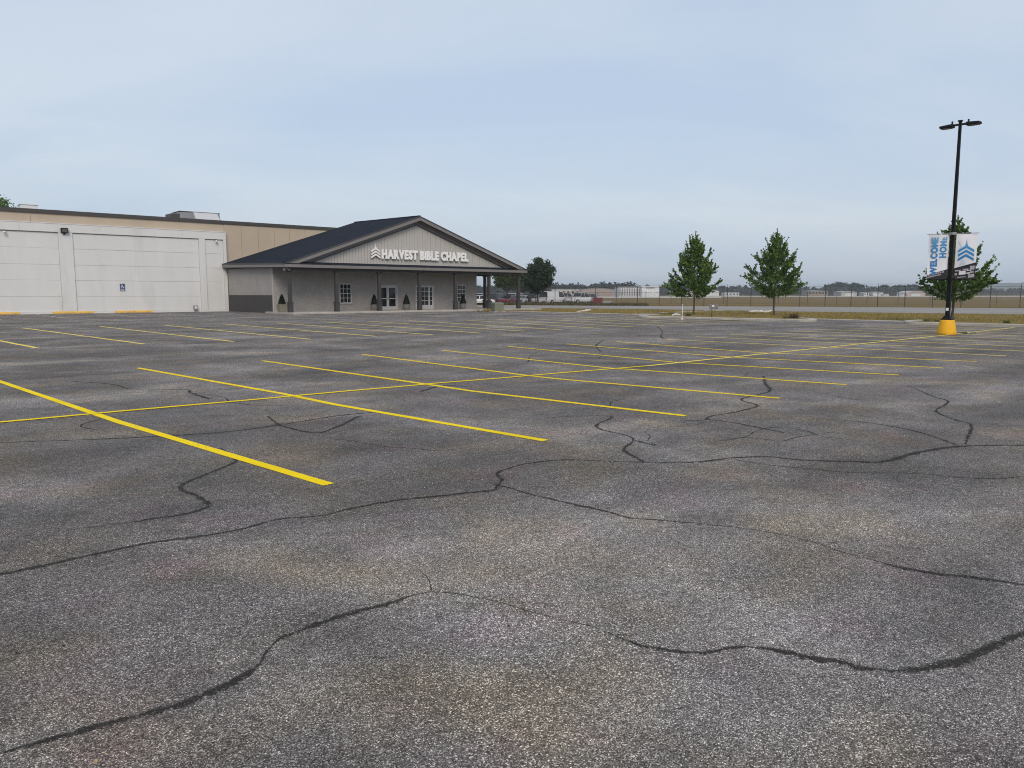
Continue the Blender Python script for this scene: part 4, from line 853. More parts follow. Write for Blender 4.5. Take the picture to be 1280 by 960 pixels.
# ------------------------------------------------------------------ trees
def leaf_arrays(C, size, up=0.3, seed=0):
    """one kite-shaped leaf for each centre"""
    g = np.random.default_rng(seed); n = len(C); C = np.asarray(C)
    u = g.normal(size=(n, 3)); u[:, 2] = u[:, 2] * 0.7 + up * 0; u /= np.linalg.norm(u, axis=1, keepdims=True)
    r = g.normal(size=(n, 3)); v = np.cross(u, r); v /= np.linalg.norm(v, axis=1, keepdims=True)
    s = (size * g.uniform(0.65, 1.25, n))[:, None]
    V = np.stack([C - u*s*0.5, C + v*s*0.42, C + u*s*0.6, C - v*s*0.42], 1).reshape(-1, 3)
    return V, np.arange(n * 4).reshape(-1, 4)
def limb_mesh(segs, name, mat, parent, n=6):
    mb = MB()
    for p, q, r0, r1 in segs: mb.tube(p, q, r0, r1, n, cap=False)
    return mb.build(name, mat, parent, smooth=True)
def maple(loc, H, wid, lb, seed, rz, n_leaf=17000, zc=1.35):
    rnd = random.Random(seed); o = empty('maple_tree', loc, rz); tag(o, lb, 'tree', 'young maples in the parking lot islands')
    trunk = []; pts = []; x = y = 0.0; N = 14
    for i in range(N + 1):
        t = i / N; pts.append(Vector((x, y, H * 0.90 * t - (0.03 if i == 0 else 0)))); x += rnd.uniform(-0.035, 0.035); y += rnd.uniform(-0.035, 0.035)
    r = lambda t: 0.072 * (1 - t) ** 0.8 + 0.008
    for i in range(N): trunk.append((pts[i], pts[i+1], r(i/N) * (1.35 if i == 0 else 1), r((i+1)/N)))
    limb_mesh(trunk, 'trunk', M['bark'], o, 9)
    def on(t):
        k = min(int(t * N), N - 1); f = t * N - k; return pts[k].lerp(pts[k+1], f)
    segs = []; C = []; nb = 58
    def clothe(p0, p1, L0, dens, spread):
        for q in range(max(2, int(dens))):
            f = rnd.random() ** 0.85; c = p0.lerp(p1, f); sp = spread * (1.0 - 0.55 * f)
            C.append((c.x + rnd.gauss(0, sp), c.y + rnd.gauss(0, sp), c.z + rnd.gauss(0, sp * 0.8) - 0.03))
    for i in range(nb):
        f = (i + rnd.random() * 0.7) / nb; t = (zc / (H * 0.9)) + (1 - zc / (H * 0.9)) * f ** 1.12 * 0.985
        an = i * 2.39996 + rnd.uniform(-0.4, 0.4); hh = (t - zc / (H*0.9)) / (1 - zc / (H*0.9))
        env = (0.72 + 0.28 * math.sin(min(1, hh * 5.2) * 1.5708)) * (1 - hh) ** 0.92 * 1.06
        L = wid * 0.5 * env * rnd.uniform(0.70, 1.26) + 0.24
        el = R(7 + 52 * hh + rnd.uniform(-8, 10)); d = Vector((math.cos(an) * math.cos(el), math.sin(an) * math.cos(el), math.sin(el)))
        p0 = on(t); pm_ = p0 + d * L * 0.55; d2 = (d + Vector((0, 0, 0.62))).normalized(); p1 = pm_ + d2 * L * 0.55
        segs += [(p0, pm_, 0.022 * (1 - hh * 0.6), 0.013), (pm_, p1, 0.013, 0.004)]
        k = 42 * L; clothe(p0.lerp(pm_, 0.25), pm_, L, k, 0.115); clothe(pm_, p1, L, k * 1.5, 0.085)
        for q in range(2 if hh < 0.75 else 1):      # bare-ended leading shoots that stand out of the crown
            ds = (d2 + Vector((rnd.gauss(0, 0.28), rnd.gauss(0, 0.28), 0.55))).normalized(); ls = rnd.uniform(0.28, 0.62); b0 = pm_.lerp(p1, rnd.uniform(0.55, 1.0))
            segs.append((b0, b0 + ds * ls, 0.006, 0.002)); clothe(b0, b0 + ds * ls, ls, 46 * ls + 4, 0.045)
        nt_ = 3 + int(L * 3.2)
        for q in range(nt_):
            g = 0.25 + 0.7 * rnd.random(); b0 = p0.lerp(pm_, g * 1.8) if g < 0.55 else pm_.lerp(p1, (g - 0.55) / 0.45)
            dd = (d + Vector((rnd.gauss(0, 0.65), rnd.gauss(0, 0.65), 0.38 + rnd.gauss(0, 0.25)))).normalized(); l2 = L * rnd.uniform(0.2, 0.42) * (1.15 - g * 0.5) + 0.08
            segs.append((b0, b0 + dd * l2, 0.007, 0.003)); clothe(b0, b0 + dd * l2, l2, 62 * l2 + 6, 0.075)
    top = pts[-2]
    for q in range(5):
        an = rnd.random() * 6.283; ti = (0.04, 0.16, 0.26, 0.34, 0.40)[q]; dd = Vector((math.cos(an) * ti, math.sin(an) * ti, 1)).normalized(); l2 = H * (0.20, 0.17, 0.15, 0.14, 0.14)[q]
        st_ = top - Vector((0, 0, 0.12 * q)); segs.append((st_, st_ + dd * l2, 0.012, 0.003)); clothe(st_, st_ + dd * l2, l2, 70, 0.05)
    for q in range(700):      # inner leaves round the leader
        f = rnd.random() ** 1.3; hz_ = zc * 1.05 + (H * 0.82 - zc) * f; rr = wid * 0.24 * (1 - f) ** 0.9 * rnd.random() ** 0.6 + 0.05; an = rnd.random() * 6.283
        C.append((rr * math.cos(an), rr * math.sin(an), hz_))
    limb_mesh(segs, 'limbs', M['bark'], o, 4)
    if len(C) > n_leaf: C = rnd.sample(C, n_leaf)
    V, Fq = leaf_arrays(C, 0.135, seed=seed); link('crown', np_mesh('crown', V, Fq), M['maple'], o)
    return o
maple(gp(867, 394.0), 6.35, 4.1, 'young maple on the grass strip nearest the chapel', 11, 0.4)
maple(gp(967.5, 393.6), 6.65, 4.5, 'young maple on the grass island middle of the three', 23, 2.1)
maple(at(1189, 46.5), 6.15, 4.2, 'young maple right behind the light pole and its banners', 37, 4.0, zc=1.25)

def broad_tree(name, loc, H, rad, zc, lb, seed, mat, n_clump=170, per=60, leaf=0.24, cat='tree', group=None, squash=1.0):
    rnd = random.Random(seed); g = np.random.default_rng(seed); o = empty(name, loc, rnd.random() * 6); tag(o, lb, cat, group)
    tr = [(Vector((0, 0, -0.05)), Vector((0.05, 0, zc * 0.6)), H*0.028, H*0.02), (Vector((0.05, 0, zc*0.6)), Vector((0, 0.05, zc + (H-zc)*0.45)), H*0.02, H*0.009)]
    limb_mesh(tr, 'trunk', M['bark'], o, 8); segs = []
    cz = (zc + H) / 2; hz = (H - zc) / 2; C = []
    lob = [(g.normal(size=3), rnd.uniform(0.75, 1.2)) for _ in range(14)]
    for i in range(n_clump):
        d = g.normal(size=3); d /= np.linalg.norm(d); d[2] *= 0.95
        k = max((np.dot(d, l / np.linalg.norm(l)) ** 3 * s for l, s in lob if np.dot(d, l) > 0), default=0.5); rr = (0.70 + 0.32 * k) * rnd.random() ** 0.42
        c = np.array([d[0] * rad * rr, d[1] * rad * rr * squash, cz + d[2] * hz * rr])
        C.append(c + g.normal(size=(per, 3)) * np.array([0.13, 0.13, 0.10]) * rad * 0.75)
        if i % 5 == 0: segs.append((Vector((0.02, 0.02, zc + (H-zc) * 0.25 * rnd.random())), Vector(c), H*0.008, 0.01))
    limb_mesh(segs, 'limbs', M['bark'], o, 4)
    V, Fq = leaf_arrays(np.concatenate(C), leaf, seed=seed); link('crown', np_mesh('crown', V, Fq), M[mat], o)
    return o
broad_tree('broad_tree', at(672, 116), 7.4, 2.55, 1.5, 'dense dark green tree just right of the chapel porch', 5, 'dark_leaf', 210, 70, 0.22)
broad_tree('broad_tree', at(634, 122), 5.6, 2.4, 1.9, 'olive green tree seen through the right end of the porch', 6, 'light_leaf', 150, 60, 0.22)
broad_tree('broad_tree', at(650, 150), 6.4, 2.8, 1.8, 'dark tree behind the two trees by the porch', 8, 'dark_leaf', 130, 60, 0.25)
broad_tree('broad_tree', at(12, 150), 19.8, 6.5, 6, 'tree top showing above the store roof at the far left', 9, 'maple', 260, 60, 0.45)
broad_tree('broad_tree', at(-34, 152), 19.6, 6.0, 6, 'tree top cut by the left picture edge above the store roof', 19, 'dark_leaf', 200, 60, 0.45)
broad_tree('broad_tree', at(284, 190), 20.2, 3.2, 6, 'small dark tree top just right of the rooftop unit', 10, 'dark_leaf', 120, 50, 0.45)
broad_tree('broad_tree', at(381, 190), 18.6, 2.6, 6, 'small dark tree top above the parapet beside the chapel roof', 12, 'dark_leaf', 110, 50, 0.45)
broad_tree('broad_tree', at(122, 190), 22.4, 1.8, 6, 'tiny tree top peeping over the middle of the parapet', 13, 'dark_leaf', 90, 50, 0.4)

# ------------------------------------------------------------------ grass tufts, weeds, rocks
def blades(name, pts, h, wd, mat, seed, per=5, kind='stuff', label=None, cat=None, parent=None, z0=0.0):
    g = np.random.default_rng(seed); P = np.repeat(np.asarray([(p[0], p[1], z0) for p in pts]), per, 0); n = len(P)
    P[:, :2] += g.normal(size=(n, 2)) * (0.09 if kind else 0.03)
    an = g.uniform(0, 6.283, n); s = np.stack([np.cos(an), np.sin(an), np.zeros(n)], 1) * (wd * g.uniform(0.6, 1.3, n))[:, None]
    tip = P + np.stack([g.normal(0, 0.35, n) * h, g.normal(0, 0.35, n) * h, h * g.uniform(0.4, 1.2, n)], 1)
    V = np.stack([P - s, P + s, tip], 1).reshape(-1, 3)
    o = link(name, np_mesh(name, V, np.arange(n * 3).reshape(-1, 3)), M[mat], parent)
    return tag(o, label, cat, None, kind)
pts = []
for i in range(3600):
    t = random.random(); b = 10 + 68 * t; a = 20.4 + 26 * random.random() ** 1.25
    p = W(a, b, -0.015); pts.append(p)
pts = [p for p in pts if p.y < 72 or p.x < 30]
def off_road(p):
    y = p.y; x = p.x
    u = x / y; v = 480 + FPX * ((CAM_H * math.cos(PITCH) - y * math.sin(PITCH)) / (y * math.cos(PITCH) + CAM_H * math.sin(PITCH)))
    px = 640 + FPX * x / (y * math.cos(PITCH) + CAM_H * math.sin(PITCH)); edge = 384.6 + max(0, px - 640) * 0.0132
    return v > edge + 0.5
pts = [p for p in pts if off_road(p)]
blades('dry_grass', pts, 0.17, 0.022, 'dry_blade', 3, 7, 'stuff', 'parched tufts of grass on the verge behind the lot', 'grass', z0=-0.02)
wp = [gp(x + random.gauss(0, 5), 381.35 + (x-640)*0.0045 - abs(random.gauss(0, 0.5))) for x in np.linspace(560, 805, 900)]
blades('fence_shade_grass', wp, 0.42, 0.05, 'shade_blade', 4, 9, 'stuff', 'grass added for the dark shade along the fence foot left of the field', 'grass', z0=-0.02)  # blades added to stand for the dark, shaded fence foot
def weed(px, py, h, n, lb, mat='weed', sp=0.07, nm='weed_clump'):
    c = gp(px, py); o = empty(nm, (c.x, c.y, 0.0)); tag(o, lb, 'weeds')
    pts = [(random.gauss(0, sp), random.gauss(0, sp)) for _ in range(n)]; blades('leaves', pts, h, 0.03, mat, px, 6, None, None, None, o, 0.02)
    MB().tube((0, 0, 0), (0, 0, h * 0.5), 0.01, 0.004, 5).build('stem', M['bark'], o)
weed(1158, 403.6, 0.20, 14, 'green weed clump left of the yellow pole base by the kerb'); weed(1171, 403.8, 0.18, 12, 'green weed clump almost touching the pole base by the kerb')
weed(1259, 406.0, 0.22, 18, 'green weed clump on the kerb near the right picture edge'); weed(1206, 417.3, 0.05, 12, 'low weeds at the right foot of the yellow pole base', sp=0.15)
weed(981, 399.6, 0.22, 12, 'green weed tuft at the tip of the long kerb island'); weed(991, 399.4, 0.42, 30, 'rusty brown dry shrub at the end of the kerb island', 'rust_leaf', 0.16, 'dry_shrub')
weed(861, 396.3, 0.30, 20, 'dark weed tuft below the maple nearest the chapel')
weed(612, 389.9, 0.35, 30, 'dry weeds beside the green utility cabinet', 'dry_blade', 0.5)
def rock(px, py, r, lb, grp, seed):
    rnd = random.Random(seed); bm = bmesh.new(); bmesh.ops.create_icosphere(bm, subdivisions=2, radius=r)
    for v in bm.verts: v.co *= 1 + rnd.uniform(-0.22, 0.22); v.co.z *= 0.55; v.co.x *= 1.3
    me = bpy.data.meshes.new('limestone_rock'); bm.to_mesh(me); bm.free()
    c = gp(px, py); o = link('limestone_rock', me, M['rock']); o.location = (c.x, c.y, r * 0.2); o.rotation_euler = (0, 0, rnd.random() * 6); tag(o, lb, 'rock', grp)
for k in range(10): rock(727 + k * 1.35 - 3 + random.uniform(-1, 1), 390.4 - k * 0.26, random.uniform(0.10, 0.21), 'pale limestone chunk in the small pile on the verge beyond the lot', 'rocks piled on the verge', k)
for k in range(16): rock(938 + k * 1.6 + random.uniform(-.6, .6), 389.6 + random.uniform(-0.5, 0.7), random.uniform(0.08, 0.18), 'pale rubble piece scattered between the two island maples', 'rubble between the maples', 40 + k)
rock(845, 396.0, 0.34, 'single pale boulder at the left end of the kerb island', None, 90)
# white stake and the small sign at the island
stk = empty('marker_stake', gp(852.6, 399.2)); tag(stk, 'thin white marker stake at the left end of the kerb island', 'stake')
MB().tube((0, 0, 0), (0, 0, 0.98), 0.025, n=8).build('rod', M['trim_white'], stk); MB().lathe([(0.08, 0), (0.07, 0.05), (0.02, 0.07)], n=10).build('foot', M['trim_white'], stk); MB().tube((0, 0, 0.80), (0, 0, 0.92), 0.028, n=8).build('reflector', M['frame_gray'], stk)
ss = empty('small_sign', gp(889.5, 399.0), R(8)); tag(ss, 'small weathered board sign on a dark post at the kerb island', 'sign')
MB().box(-0.025, 0.025, -0.025, 0.025, 0, 1.0).build('post', M['bark'], ss); MB().box(-0.20, 0.42, -0.045, -0.026, 0.66, 1.02).build('board', M['pot_gray'], ss, bevel=0.006); MB().box(0.0, 0.14, -0.052, -0.046, 0.82, 0.93).build('print_patch', M['sign_white'], ss)
MB().box(0.26, 0.34, -0.052, -0.046, 0.66, 0.7).build('print_patch', M['black_metal'], ss)

# ------------------------------------------------------------------ fences
def mesh_mat():
    m, t, p = new_mat('chain_link_weave')
    co = nd(t, 'ShaderNodeTexCoord').outputs['Object']; s = nd(t, 'ShaderNodeSeparateXYZ', {0: co})
    def diag(op):
        u = nd(t, 'ShaderNodeMath', {0: s.outputs[0], 1: s.outputs[2]}, operation=op).outputs[0]
        f = nd(t, 'ShaderNodeMath', {0: nd(t, 'ShaderNodeMath', {0: u, 1: 14.0}, operation='MULTIPLY').outputs[0]}, operation='FRACT').outputs[0]
        return nd(t, 'ShaderNodeMath', {0: f, 1: 0.075}, operation='LESS_THAN').outputs[0]
    k = nd(t, 'ShaderNodeMath', {0: diag('ADD'), 1: diag('SUBTRACT')}, operation='MAXIMUM').outputs[0]
    p.inputs['Base Color'].default_value = (0.16, 0.16, 0.165, 1); p.inputs['Metallic'].default_value = 0.5; p.inputs['Roughness'].default_value = 0.5
    mxs = nd(t, 'ShaderNodeMixShader', {0: k, 1: nd(t, 'ShaderNodeBsdfTransparent').outputs[0], 2: p.outputs[0]})
    t.links.new(mxs.outputs[0], t.nodes['Material Output'].inputs['Surface']); return m
M['weave'] = mesh_mat(); M['fence_post'] = pm('weathered_fence_post', (0.045, 0.043, 0.045), 0.6, 0.1, 3)
def fence(P0, dirang, n, sp, h, lb, barb=True, pr=0.044):
    o = empty('chain_link_fence', P0, dirang); tag(o, lb, 'fence', None)
    pm_ = None
    for i in range(n):
        if pm_ is None:
            mb = MB().tube((0, 0, -0.05), (0, 0, h), pr, pr, 8)
            if barb: mb.tube((0, 0, h), (0, -0.22, h + 0.33), 0.022, 0.018, 6)
            pm_ = mb.build('post', M['fence_post'], o); c = pm_
        else: c = pm_.copy(); COL.objects.link(c); c.parent = o
        c.location = (i * sp, random.uniform(-0.03, 0.03), random.uniform(-0.05, 0.05))
    L = (n - 1) * sp
    MB().tube((0, 0, h - 0.06), (L, 0, h - 0.06), 0.022, n=6).build('top_rail', M['fence_post'], o)
    MB().tube((0, 0, 0.06), (L, 0, 0.06), 0.008, n=5).build('tension_wire', M['fence_post'], o)
    MB().add([(0, -0.045, 0.05), (L, -0.045, 0.05), (L, -0.045, h - 0.06), (0, -0.045, h - 0.06)], [(0, 1, 2, 3)]).build('chain_link_fabric', M['weave'], o)
    if barb:
        for k in range(3): MB().tube((0, -0.07*(k+1), h + 0.1*(k+1)), (L, -0.07*(k+1), h + 0.1*(k+1)), 0.006, n=4).build('barbed_wire', M['fence_post'], o)
f0 = Vector((38, 102, 0)); fd = Vector((21, -8.5, 0)).normalized()
fence(f0 - fd * 46.5, math.atan2(fd.y, fd.x), 33, 3.1, 2.65, 'tall chain link airfield fence with barbed wire along the road')
fence(f0 + Vector((0, 24, 0)) - fd * 55, math.atan2(fd.y, fd.x), 30, 4.3, 2.0, 'lower chain link fence farther out in the dry field', False, 0.03)

# ------------------------------------------------------------------ vehicles in the yard
WHEEL = {}
def car(kind, loc, rz, col, lb):
    o = empty({'pickup': 'pickup_truck', 'van': 'van', 'suv': 'suv', 'sedan': 'sedan'}[kind], loc, rz); tag(o, lb, {'pickup': 'truck', 'van': 'van', 'suv': 'suv', 'sedan': 'car'}[kind], 'vehicles parked in the yard behind the chapel')
    pt = car_paint('car_paint', col)
    d = {'sedan': (4.7, 1.80, 0.30, 0.92, [(0.95, .92), (1.75, 1.42), (3.15, 1.46), (4.0, .98)], 0.33, (0.9, 3.65)),
         'suv': (4.8, 1.92, 0.36, 1.08, [(1.05, 1.08), (1.75, 1.72), (4.3, 1.76), (4.72, 1.1)], 0.37, (0.95, 3.75)),
         'van': (5.3, 2.0, 0.36, 1.15, [(0.55, 1.15), (1.25, 2.02), (5.15, 2.08), (5.25, 1.15)], 0.37, (0.95, 4.1)),
         'pickup': (5.7, 2.0, 0.42, 1.12, [(1.5, 1.12), (2.1, 1.82), (3.5, 1.86), (3.75, 1.14)], 0.40, (1.05, 4.55))}[kind]
    L, wd, zb, zt, cab, wr, ax = d; h = wd / 2
    # lower body with rounded nose and tail, as a loft of sections
    S = [(0, zb+0.12, zt-0.30, h*0.86), (0.12, zb, zt-0.16, h*0.95), (0.6, zb, zt-0.07, h), (cab[0][0], zb, zt, h), (L*0.6, zb, zt, h), (L-0.3, zb, zt-0.0, h), (L-0.06, zb+0.06, zt-0.06, h*0.95), (L, zb+0.16, zt-0.16, h*0.88)]
    V = []; Fs = []
    for x, z0, z1, y in S: V += [(x, -y*0.94, z0), (x, y*0.94, z0), (x, y, (z0+z1)/2), (x, y*0.93, z1), (x, -y*0.93, z1), (x, -y, (z0+z1)/2)]
    for i in range(len(S)-1):
        for j in range(6): Fs.append((i*6+j, i*6+(j+1) % 6, (i+1)*6+(j+1) % 6, (i+1)*6+j))
    Fs += [tuple(range(6))[::-1], tuple(range((len(S)-1)*6, len(S)*6))]
    cx = -L/2
    body = MB().add([(x + cx, y, z) for x, y, z in V], Fs).build('body', pt, o, bevel=0.025)
    (x0, z0), (x1, z1), (x2, z2), (x3, z3) = cab; yt = h * 0.78; yb = h * 0.92
    MB().hexa([(x0+cx, -yb, z0-0.03), (x3+cx, -yb, z3-0.03), (x3+cx, yb, z3-0.03), (x0+cx, yb, z0-0.03)], [(x1+cx, -yt, z1-0.04), (x2+cx, -yt, z2-0.04), (x2+cx, yt, z2-0.04), (x1+cx, yt, z1-0.04)]).build('windows', M['glass'], o)
    MB().hexa([(x1+cx-0.06, -yt-0.02, z1-0.06), (x2+cx+0.04, -yt-0.02, z2-0.06), (x2+cx+0.04, yt+0.02, z2-0.06), (x1+cx-0.06, yt+0.02, z1-0.06)], [(x1+cx+0.1, -yt+0.08, z1), (x2+cx-0.1, -yt+0.08, z2), (x2+cx-0.1, yt-0.08, z2), (x1+cx+0.1, yt-0.08, z1)]).build('roof', pt, o)
    pl = MB()
    for s in (-1, 1):
        for (p, q) in (((x0, z0), (x1, z1)), ((x3, z3), (x2, z2)), ((x0*0.48+x3*0.52, z0), (x1*0.48+x2*0.52, z1))): pl.tube((p[0]+cx, s*(yb+0.005), p[1]-0.05), (q[0]+cx, s*(yt+0.005), q[1]-0.04), 0.032, 0.03, 6)
    pl.build('pillars', pt, o)
    if kind == 'van': MB().hexa([(2.2+cx, -yb-0.012, 1.15), (5.1+cx, -yb-0.012, 1.15), (5.1+cx, yb+0.012, 1.15), (2.2+cx, yb+0.012, 1.15)], [(2.2+cx, -yt-0.012, 2.0), (5.1+cx, -yt-0.012, 2.03), (5.1+cx, yt+0.012, 2.03), (2.2+cx, yt+0.012, 2.0)]).build('cargo_panel', pt, o)
    if kind == 'pickup':
        MB().box(3.85+cx, L+cx-0.12, -h*0.84, h*0.84, zt-0.004, zt+0.012).build('bed_liner', M['rubber'], o)
        MB().box(3.8+cx, L+cx-0.03, h*0.80, h*0.94, zt-0.01, zt+0.09).box(3.8+cx, L+cx-0.03, -h*0.94, -h*0.80, zt-0.01, zt+0.09).box(L+cx-0.13, L+cx-0.03, -h*0.80, h*0.80, zt-0.01, zt+0.09).build('bed_rail', pt, o)
    for s in (-1, 1):
        for x in ax:
            if wr not in WHEEL:
                WHEEL[wr] = (MB().tube((0, -0.11, 0), (0, 0.11, 0), wr, wr, 18), MB().tube((0, -0.118, 0), (0, 0.118, 0), wr*0.6, wr*0.6, 14)); WHEEL[wr] = [WHEEL[wr][0].build('wheel', M['rubber'], o), WHEEL[wr][1].build('rim', M['chrome'], None)]
                wh, ri = WHEEL[wr]; ri.parent = wh
            else:
                wh = WHEEL[wr][0].copy(); ri = WHEEL[wr][1].copy(); COL.objects.link(wh); COL.objects.link(ri); wh.parent = o; ri.parent = wh
            wh.location = (x + cx, s * (h - 0.08), wr)
        MB().box(cx-0.005, cx+0.10, s*h*0.52, s*h*0.84, zt-0.40, zt-0.26).build('headlight', M['lamp_glass'], o); MB().box(cx+L-0.06, cx+L+0.006, s*h*0.66, s*h*0.86, zt-0.42, zt-0.12).build('tail_light', M['tail_red'], o)
    MB().box(cx-0.03, cx+0.08, -h*0.8, h*0.8, zb+0.06, zb+0.2).build('bumper', M['dark_trim'] if col[0] < 0.4 else M['frame_gray'], o); MB().box(cx-0.012, cx+0.05, -h*0.45, h*0.45, zt-0.42, zt-0.28).build('grille', M['rubber'], o)
    return o
Wt = (0.60, 0.60, 0.61); Bk = (0.012, 0.012, 0.014); Gy = (0.09, 0.09, 0.10)
V_ = [('sedan', 599, 118, 20, Wt, 'white car glimpsed beside the chapel wall under the porch'), ('suv', 607, 131, 20, (0.6, 0.6, 0.62), 'pale car behind the side porch post'),
      ('suv', 622, 126, 65, Bk, 'black suv left of the maroon car behind the porch'), ('sedan', 637, 123, 62, (0.16, 0.02, 0.025), 'maroon car between the last porch posts'),
      ('suv', 647, 130, 60, (0.55, 0.56, 0.58), 'silver suv right of the maroon car behind the porch'), ('sedan', 657, 127, 58, Wt, 'white sedan just right of the corner porch post'),
      ('suv', 668, 128, 55, Bk, 'black suv under the dense dark tree'), ('sedan', 678, 127, 55, Wt, 'white sedan right of the black suv under the tree'),
      ('van', 691, 127, 48, Wt, 'white van with dark side window right of the tree'), ('pickup', 704, 129, 35, Wt, 'white pickup right beside the white van'),
      ('sedan', 714, 131, 50, Gy, 'dark grey car between the two white pickups'), ('pickup', 725, 127, 42, Wt, 'white pickup left of the tan suv in the yard'),
      ('suv', 735, 129, 52, (0.33, 0.30, 0.27), 'tan grey suv next to the red container')]
for k, px, D, ang, col, lb in V_: car(k, at(px, D), R(ang + 180), col, lb)
rc = empty('red_container', at(745.5, 124), R(6)); tag(rc, 'low red metal container at the right end of the yard', 'container'); rp = car_paint('red_steel', (0.16, 0.012, 0.02))
MB().box(-0.8, 0.8, -0.6, 0.6, 0.15, 1.0).build('box', rp, rc, bevel=0.02); MB().box(-0.84, 0.84, -0.64, 0.64, 1.0, 1.07).build('rim', rp, rc)
for x in (-0.6, -0.2, 0.2, 0.6): MB().box(x - 0.04, x + 0.04, -0.65, -0.6, 0.2, 0.99).build('rib', rp, rc)
for x in (-0.6, 0.5): MB().box(x, x + 0.12, -0.5, 0.5, -0.01, 0.15).build('skid', M['dark_trim'], rc)

# ------------------------------------------------------------------ airfield buildings far behind
def far_building(px0, px1, D, h, depth, wall, roof, lb, style='gable', door=None, rz=0.0, wins=0):
    c = at((px0 + px1) / 2, D); wd = (px1 - px0) * D / FPX; o = empty('hangar' if door else 'airfield_building', c, rz); tag(o, lb, 'hangar' if door else 'building')
    x = wd / 2; wm = pm('far_wall', wall, 0.7, 0.06, 0.3); rm = pm('far_roof', roof, 0.6, 0.08, 0.3)
    if style == 'gable':
        MB().prism([(-x, 0, 0), (x, 0, 0), (x, 0, h*0.82), (0, 0, h*0.97), (-x, 0, h*0.82)], (0, depth, 0)).build('walls', wm, o)
        MB().hexa([(-x-.3, -.3, h*0.82), (0, -.3, h*0.975), (0, depth+.3, h*0.975), (-x-.3, depth+.3, h*0.82)], [(-x-.3, -.3, h*0.84), (0, -.3, h), (0, depth+.3, h), (-x-.3, depth+.3, h*0.84)]).build('roof', rm, o); MB().hexa([(0, -.3, h*0.975), (x+.3, -.3, h*0.82), (x+.3, depth+.3, h*0.82), (0, depth+.3, h*0.975)], [(0, -.3, h), (x+.3, -.3, h*0.84), (x+.3, depth+.3, h*0.84), (0, depth+.3, h)]).build('roof', rm, o)
    elif style == 'round':
        pr = [(x * math.cos(R(180 - k * 15)), 0, h * 0.45 + h * 0.55 * math.sin(R(k * 15))) for k in range(13)]
        MB().prism([(-x, 0, 0)] + pr + [(x, 0, 0)], (0, depth, 0)).build('walls', wm, o); MB().prism([(p[0]*1.02, -.3, p[2]*1.02 + .1) for p in pr] + [(p[0]*0.98, -.3, p[2]) for p in pr[::-1]], (0, depth + .6, 0)).build('roof', rm, o)
    else:
        MB().box(-x, x, 0, depth, 0, h*0.94).build('walls', wm, o); MB().box(-x-.2, x+.2, -.2, depth+.2, h*0.94, h).build('roof', rm, o)
    if door:
        d0, d1, dh = door; n = 4
        for k in range(n): MB().box(-x + 2*x*(d0 + (d1-d0)*k/n) + .06, -x + 2*x*(d0 + (d1-d0)*(k+1)/n) - .06, -0.14, -0.02, 0.05, dh*h).build('door_leaf', M['trim_white'] if wall[0] > 0.4 else M['frame_gray'], o)
        MB().box(-x + 2*x*d0 - .3, -x + 2*x*d1 + .3, -0.35, -0.16, dh*h, dh*h + .45).build('door_track', M['gray_metal'], o)
    for k in range(wins):
        xx = -x + 2*x*(k + 0.5) / wins; MB().box(xx - x/wins*0.45, xx + x/wins*0.45, -0.1, -0.01, h*0.35, h*0.7).build('window', M['glass'], o)
    return o
white = (0.60, 0.60, 0.62); 
# long white hangar: ribbed flank on the left, big door block on the right
far_building(801, 823.5, 372, 5.3, 14, white, (0.5, 0.5, 0.52), 'white hangar block with tall sliding doors beside the ribbed shed', 'flat', (0.28, 0.66, 0.80))
hg = far_building(773, 800.6, 374, 5.0, 14, (0.50, 0.50, 0.52), (0.48, 0.47, 0.47), 'long white ribbed shed adjoining the white hangar', 'flat')
for k in range(9): MB().box(-5.2 + k*1.17, -4.75 + k*1.17, -0.12, -0.01, 0.8, 4.2).build('window_bay', M['pot_gray'], hg)
far_building(726, 768, 520, 5.6, 16, (0.30, 0.235, 0.21), (0.22, 0.25, 0.29), 'low brownish building with blue grey roof left of the white hangar', 'gable', None, 0, 0)
far_building(690, 724, 560, 5.0, 16, (0.40, 0.37, 0.33), (0.30, 0.33, 0.36), 'low grey building above the parked vans', 'flat', None, 0, 6)
far_building(838.5, 851, 500, 3.6, 10, (0.36, 0.30, 0.22), (0.40, 0.36, 0.28), 'small tan shed between the white hangar and the first maple', 'gable')
far_building(852, 866, 430, 4.2, 10, white, (0.55, 0.55, 0.56), 'small white shed half hidden behind the first maple', 'gable', (0.2, 0.8, 0.7))
far_building(880, 897, 470, 4.0, 10, white, (0.55, 0.55, 0.56), 'white shed just right of the first maple crown', 'gable', (0.3, 0.7, 0.7))
far_building(905, 922, 540, 2.6, 10, (0.5, 0.5, 0.5), (0.55, 0.55, 0.57), 'low pale shed between the two island maples', 'flat', None, 0, 4)
far_building(1008, 1032, 600, 4.4, 14, (0.30, 0.24, 0.20), (0.26, 0.32, 0.42), 'far building with blue roof right of the second maple', 'gable', None, 0, 6)
far_building(1049, 1068, 560, 3.6, 14, (0.42, 0.42, 0.42), (0.45, 0.45, 0.46), 'wide pale grey hangar far behind the fence', 'gable', (0.25, 0.75, 0.6))
far_building(1077, 1083, 560, 2.7, 8, white, (0.5, 0.5, 0.5), 'tiny white hut right of the pale grey hangar', 'gable', None, 0, 2)
far_building(1088, 1101, 560, 3.2, 10, white, (0.5, 0.5, 0.5), 'white far hangar left of the round roofed one', 'gable', (0.3, 0.7, 0.65))
far_building(1102, 1108, 552, 1.6, 5, white, white, 'low white trailer beside the far white hangar', 'flat', None, 0, 3)
far_building(1122, 1128, 552, 1.6, 5, white, white, 'low white trailer left of the round roofed hangar', 'flat', None, 0, 3)
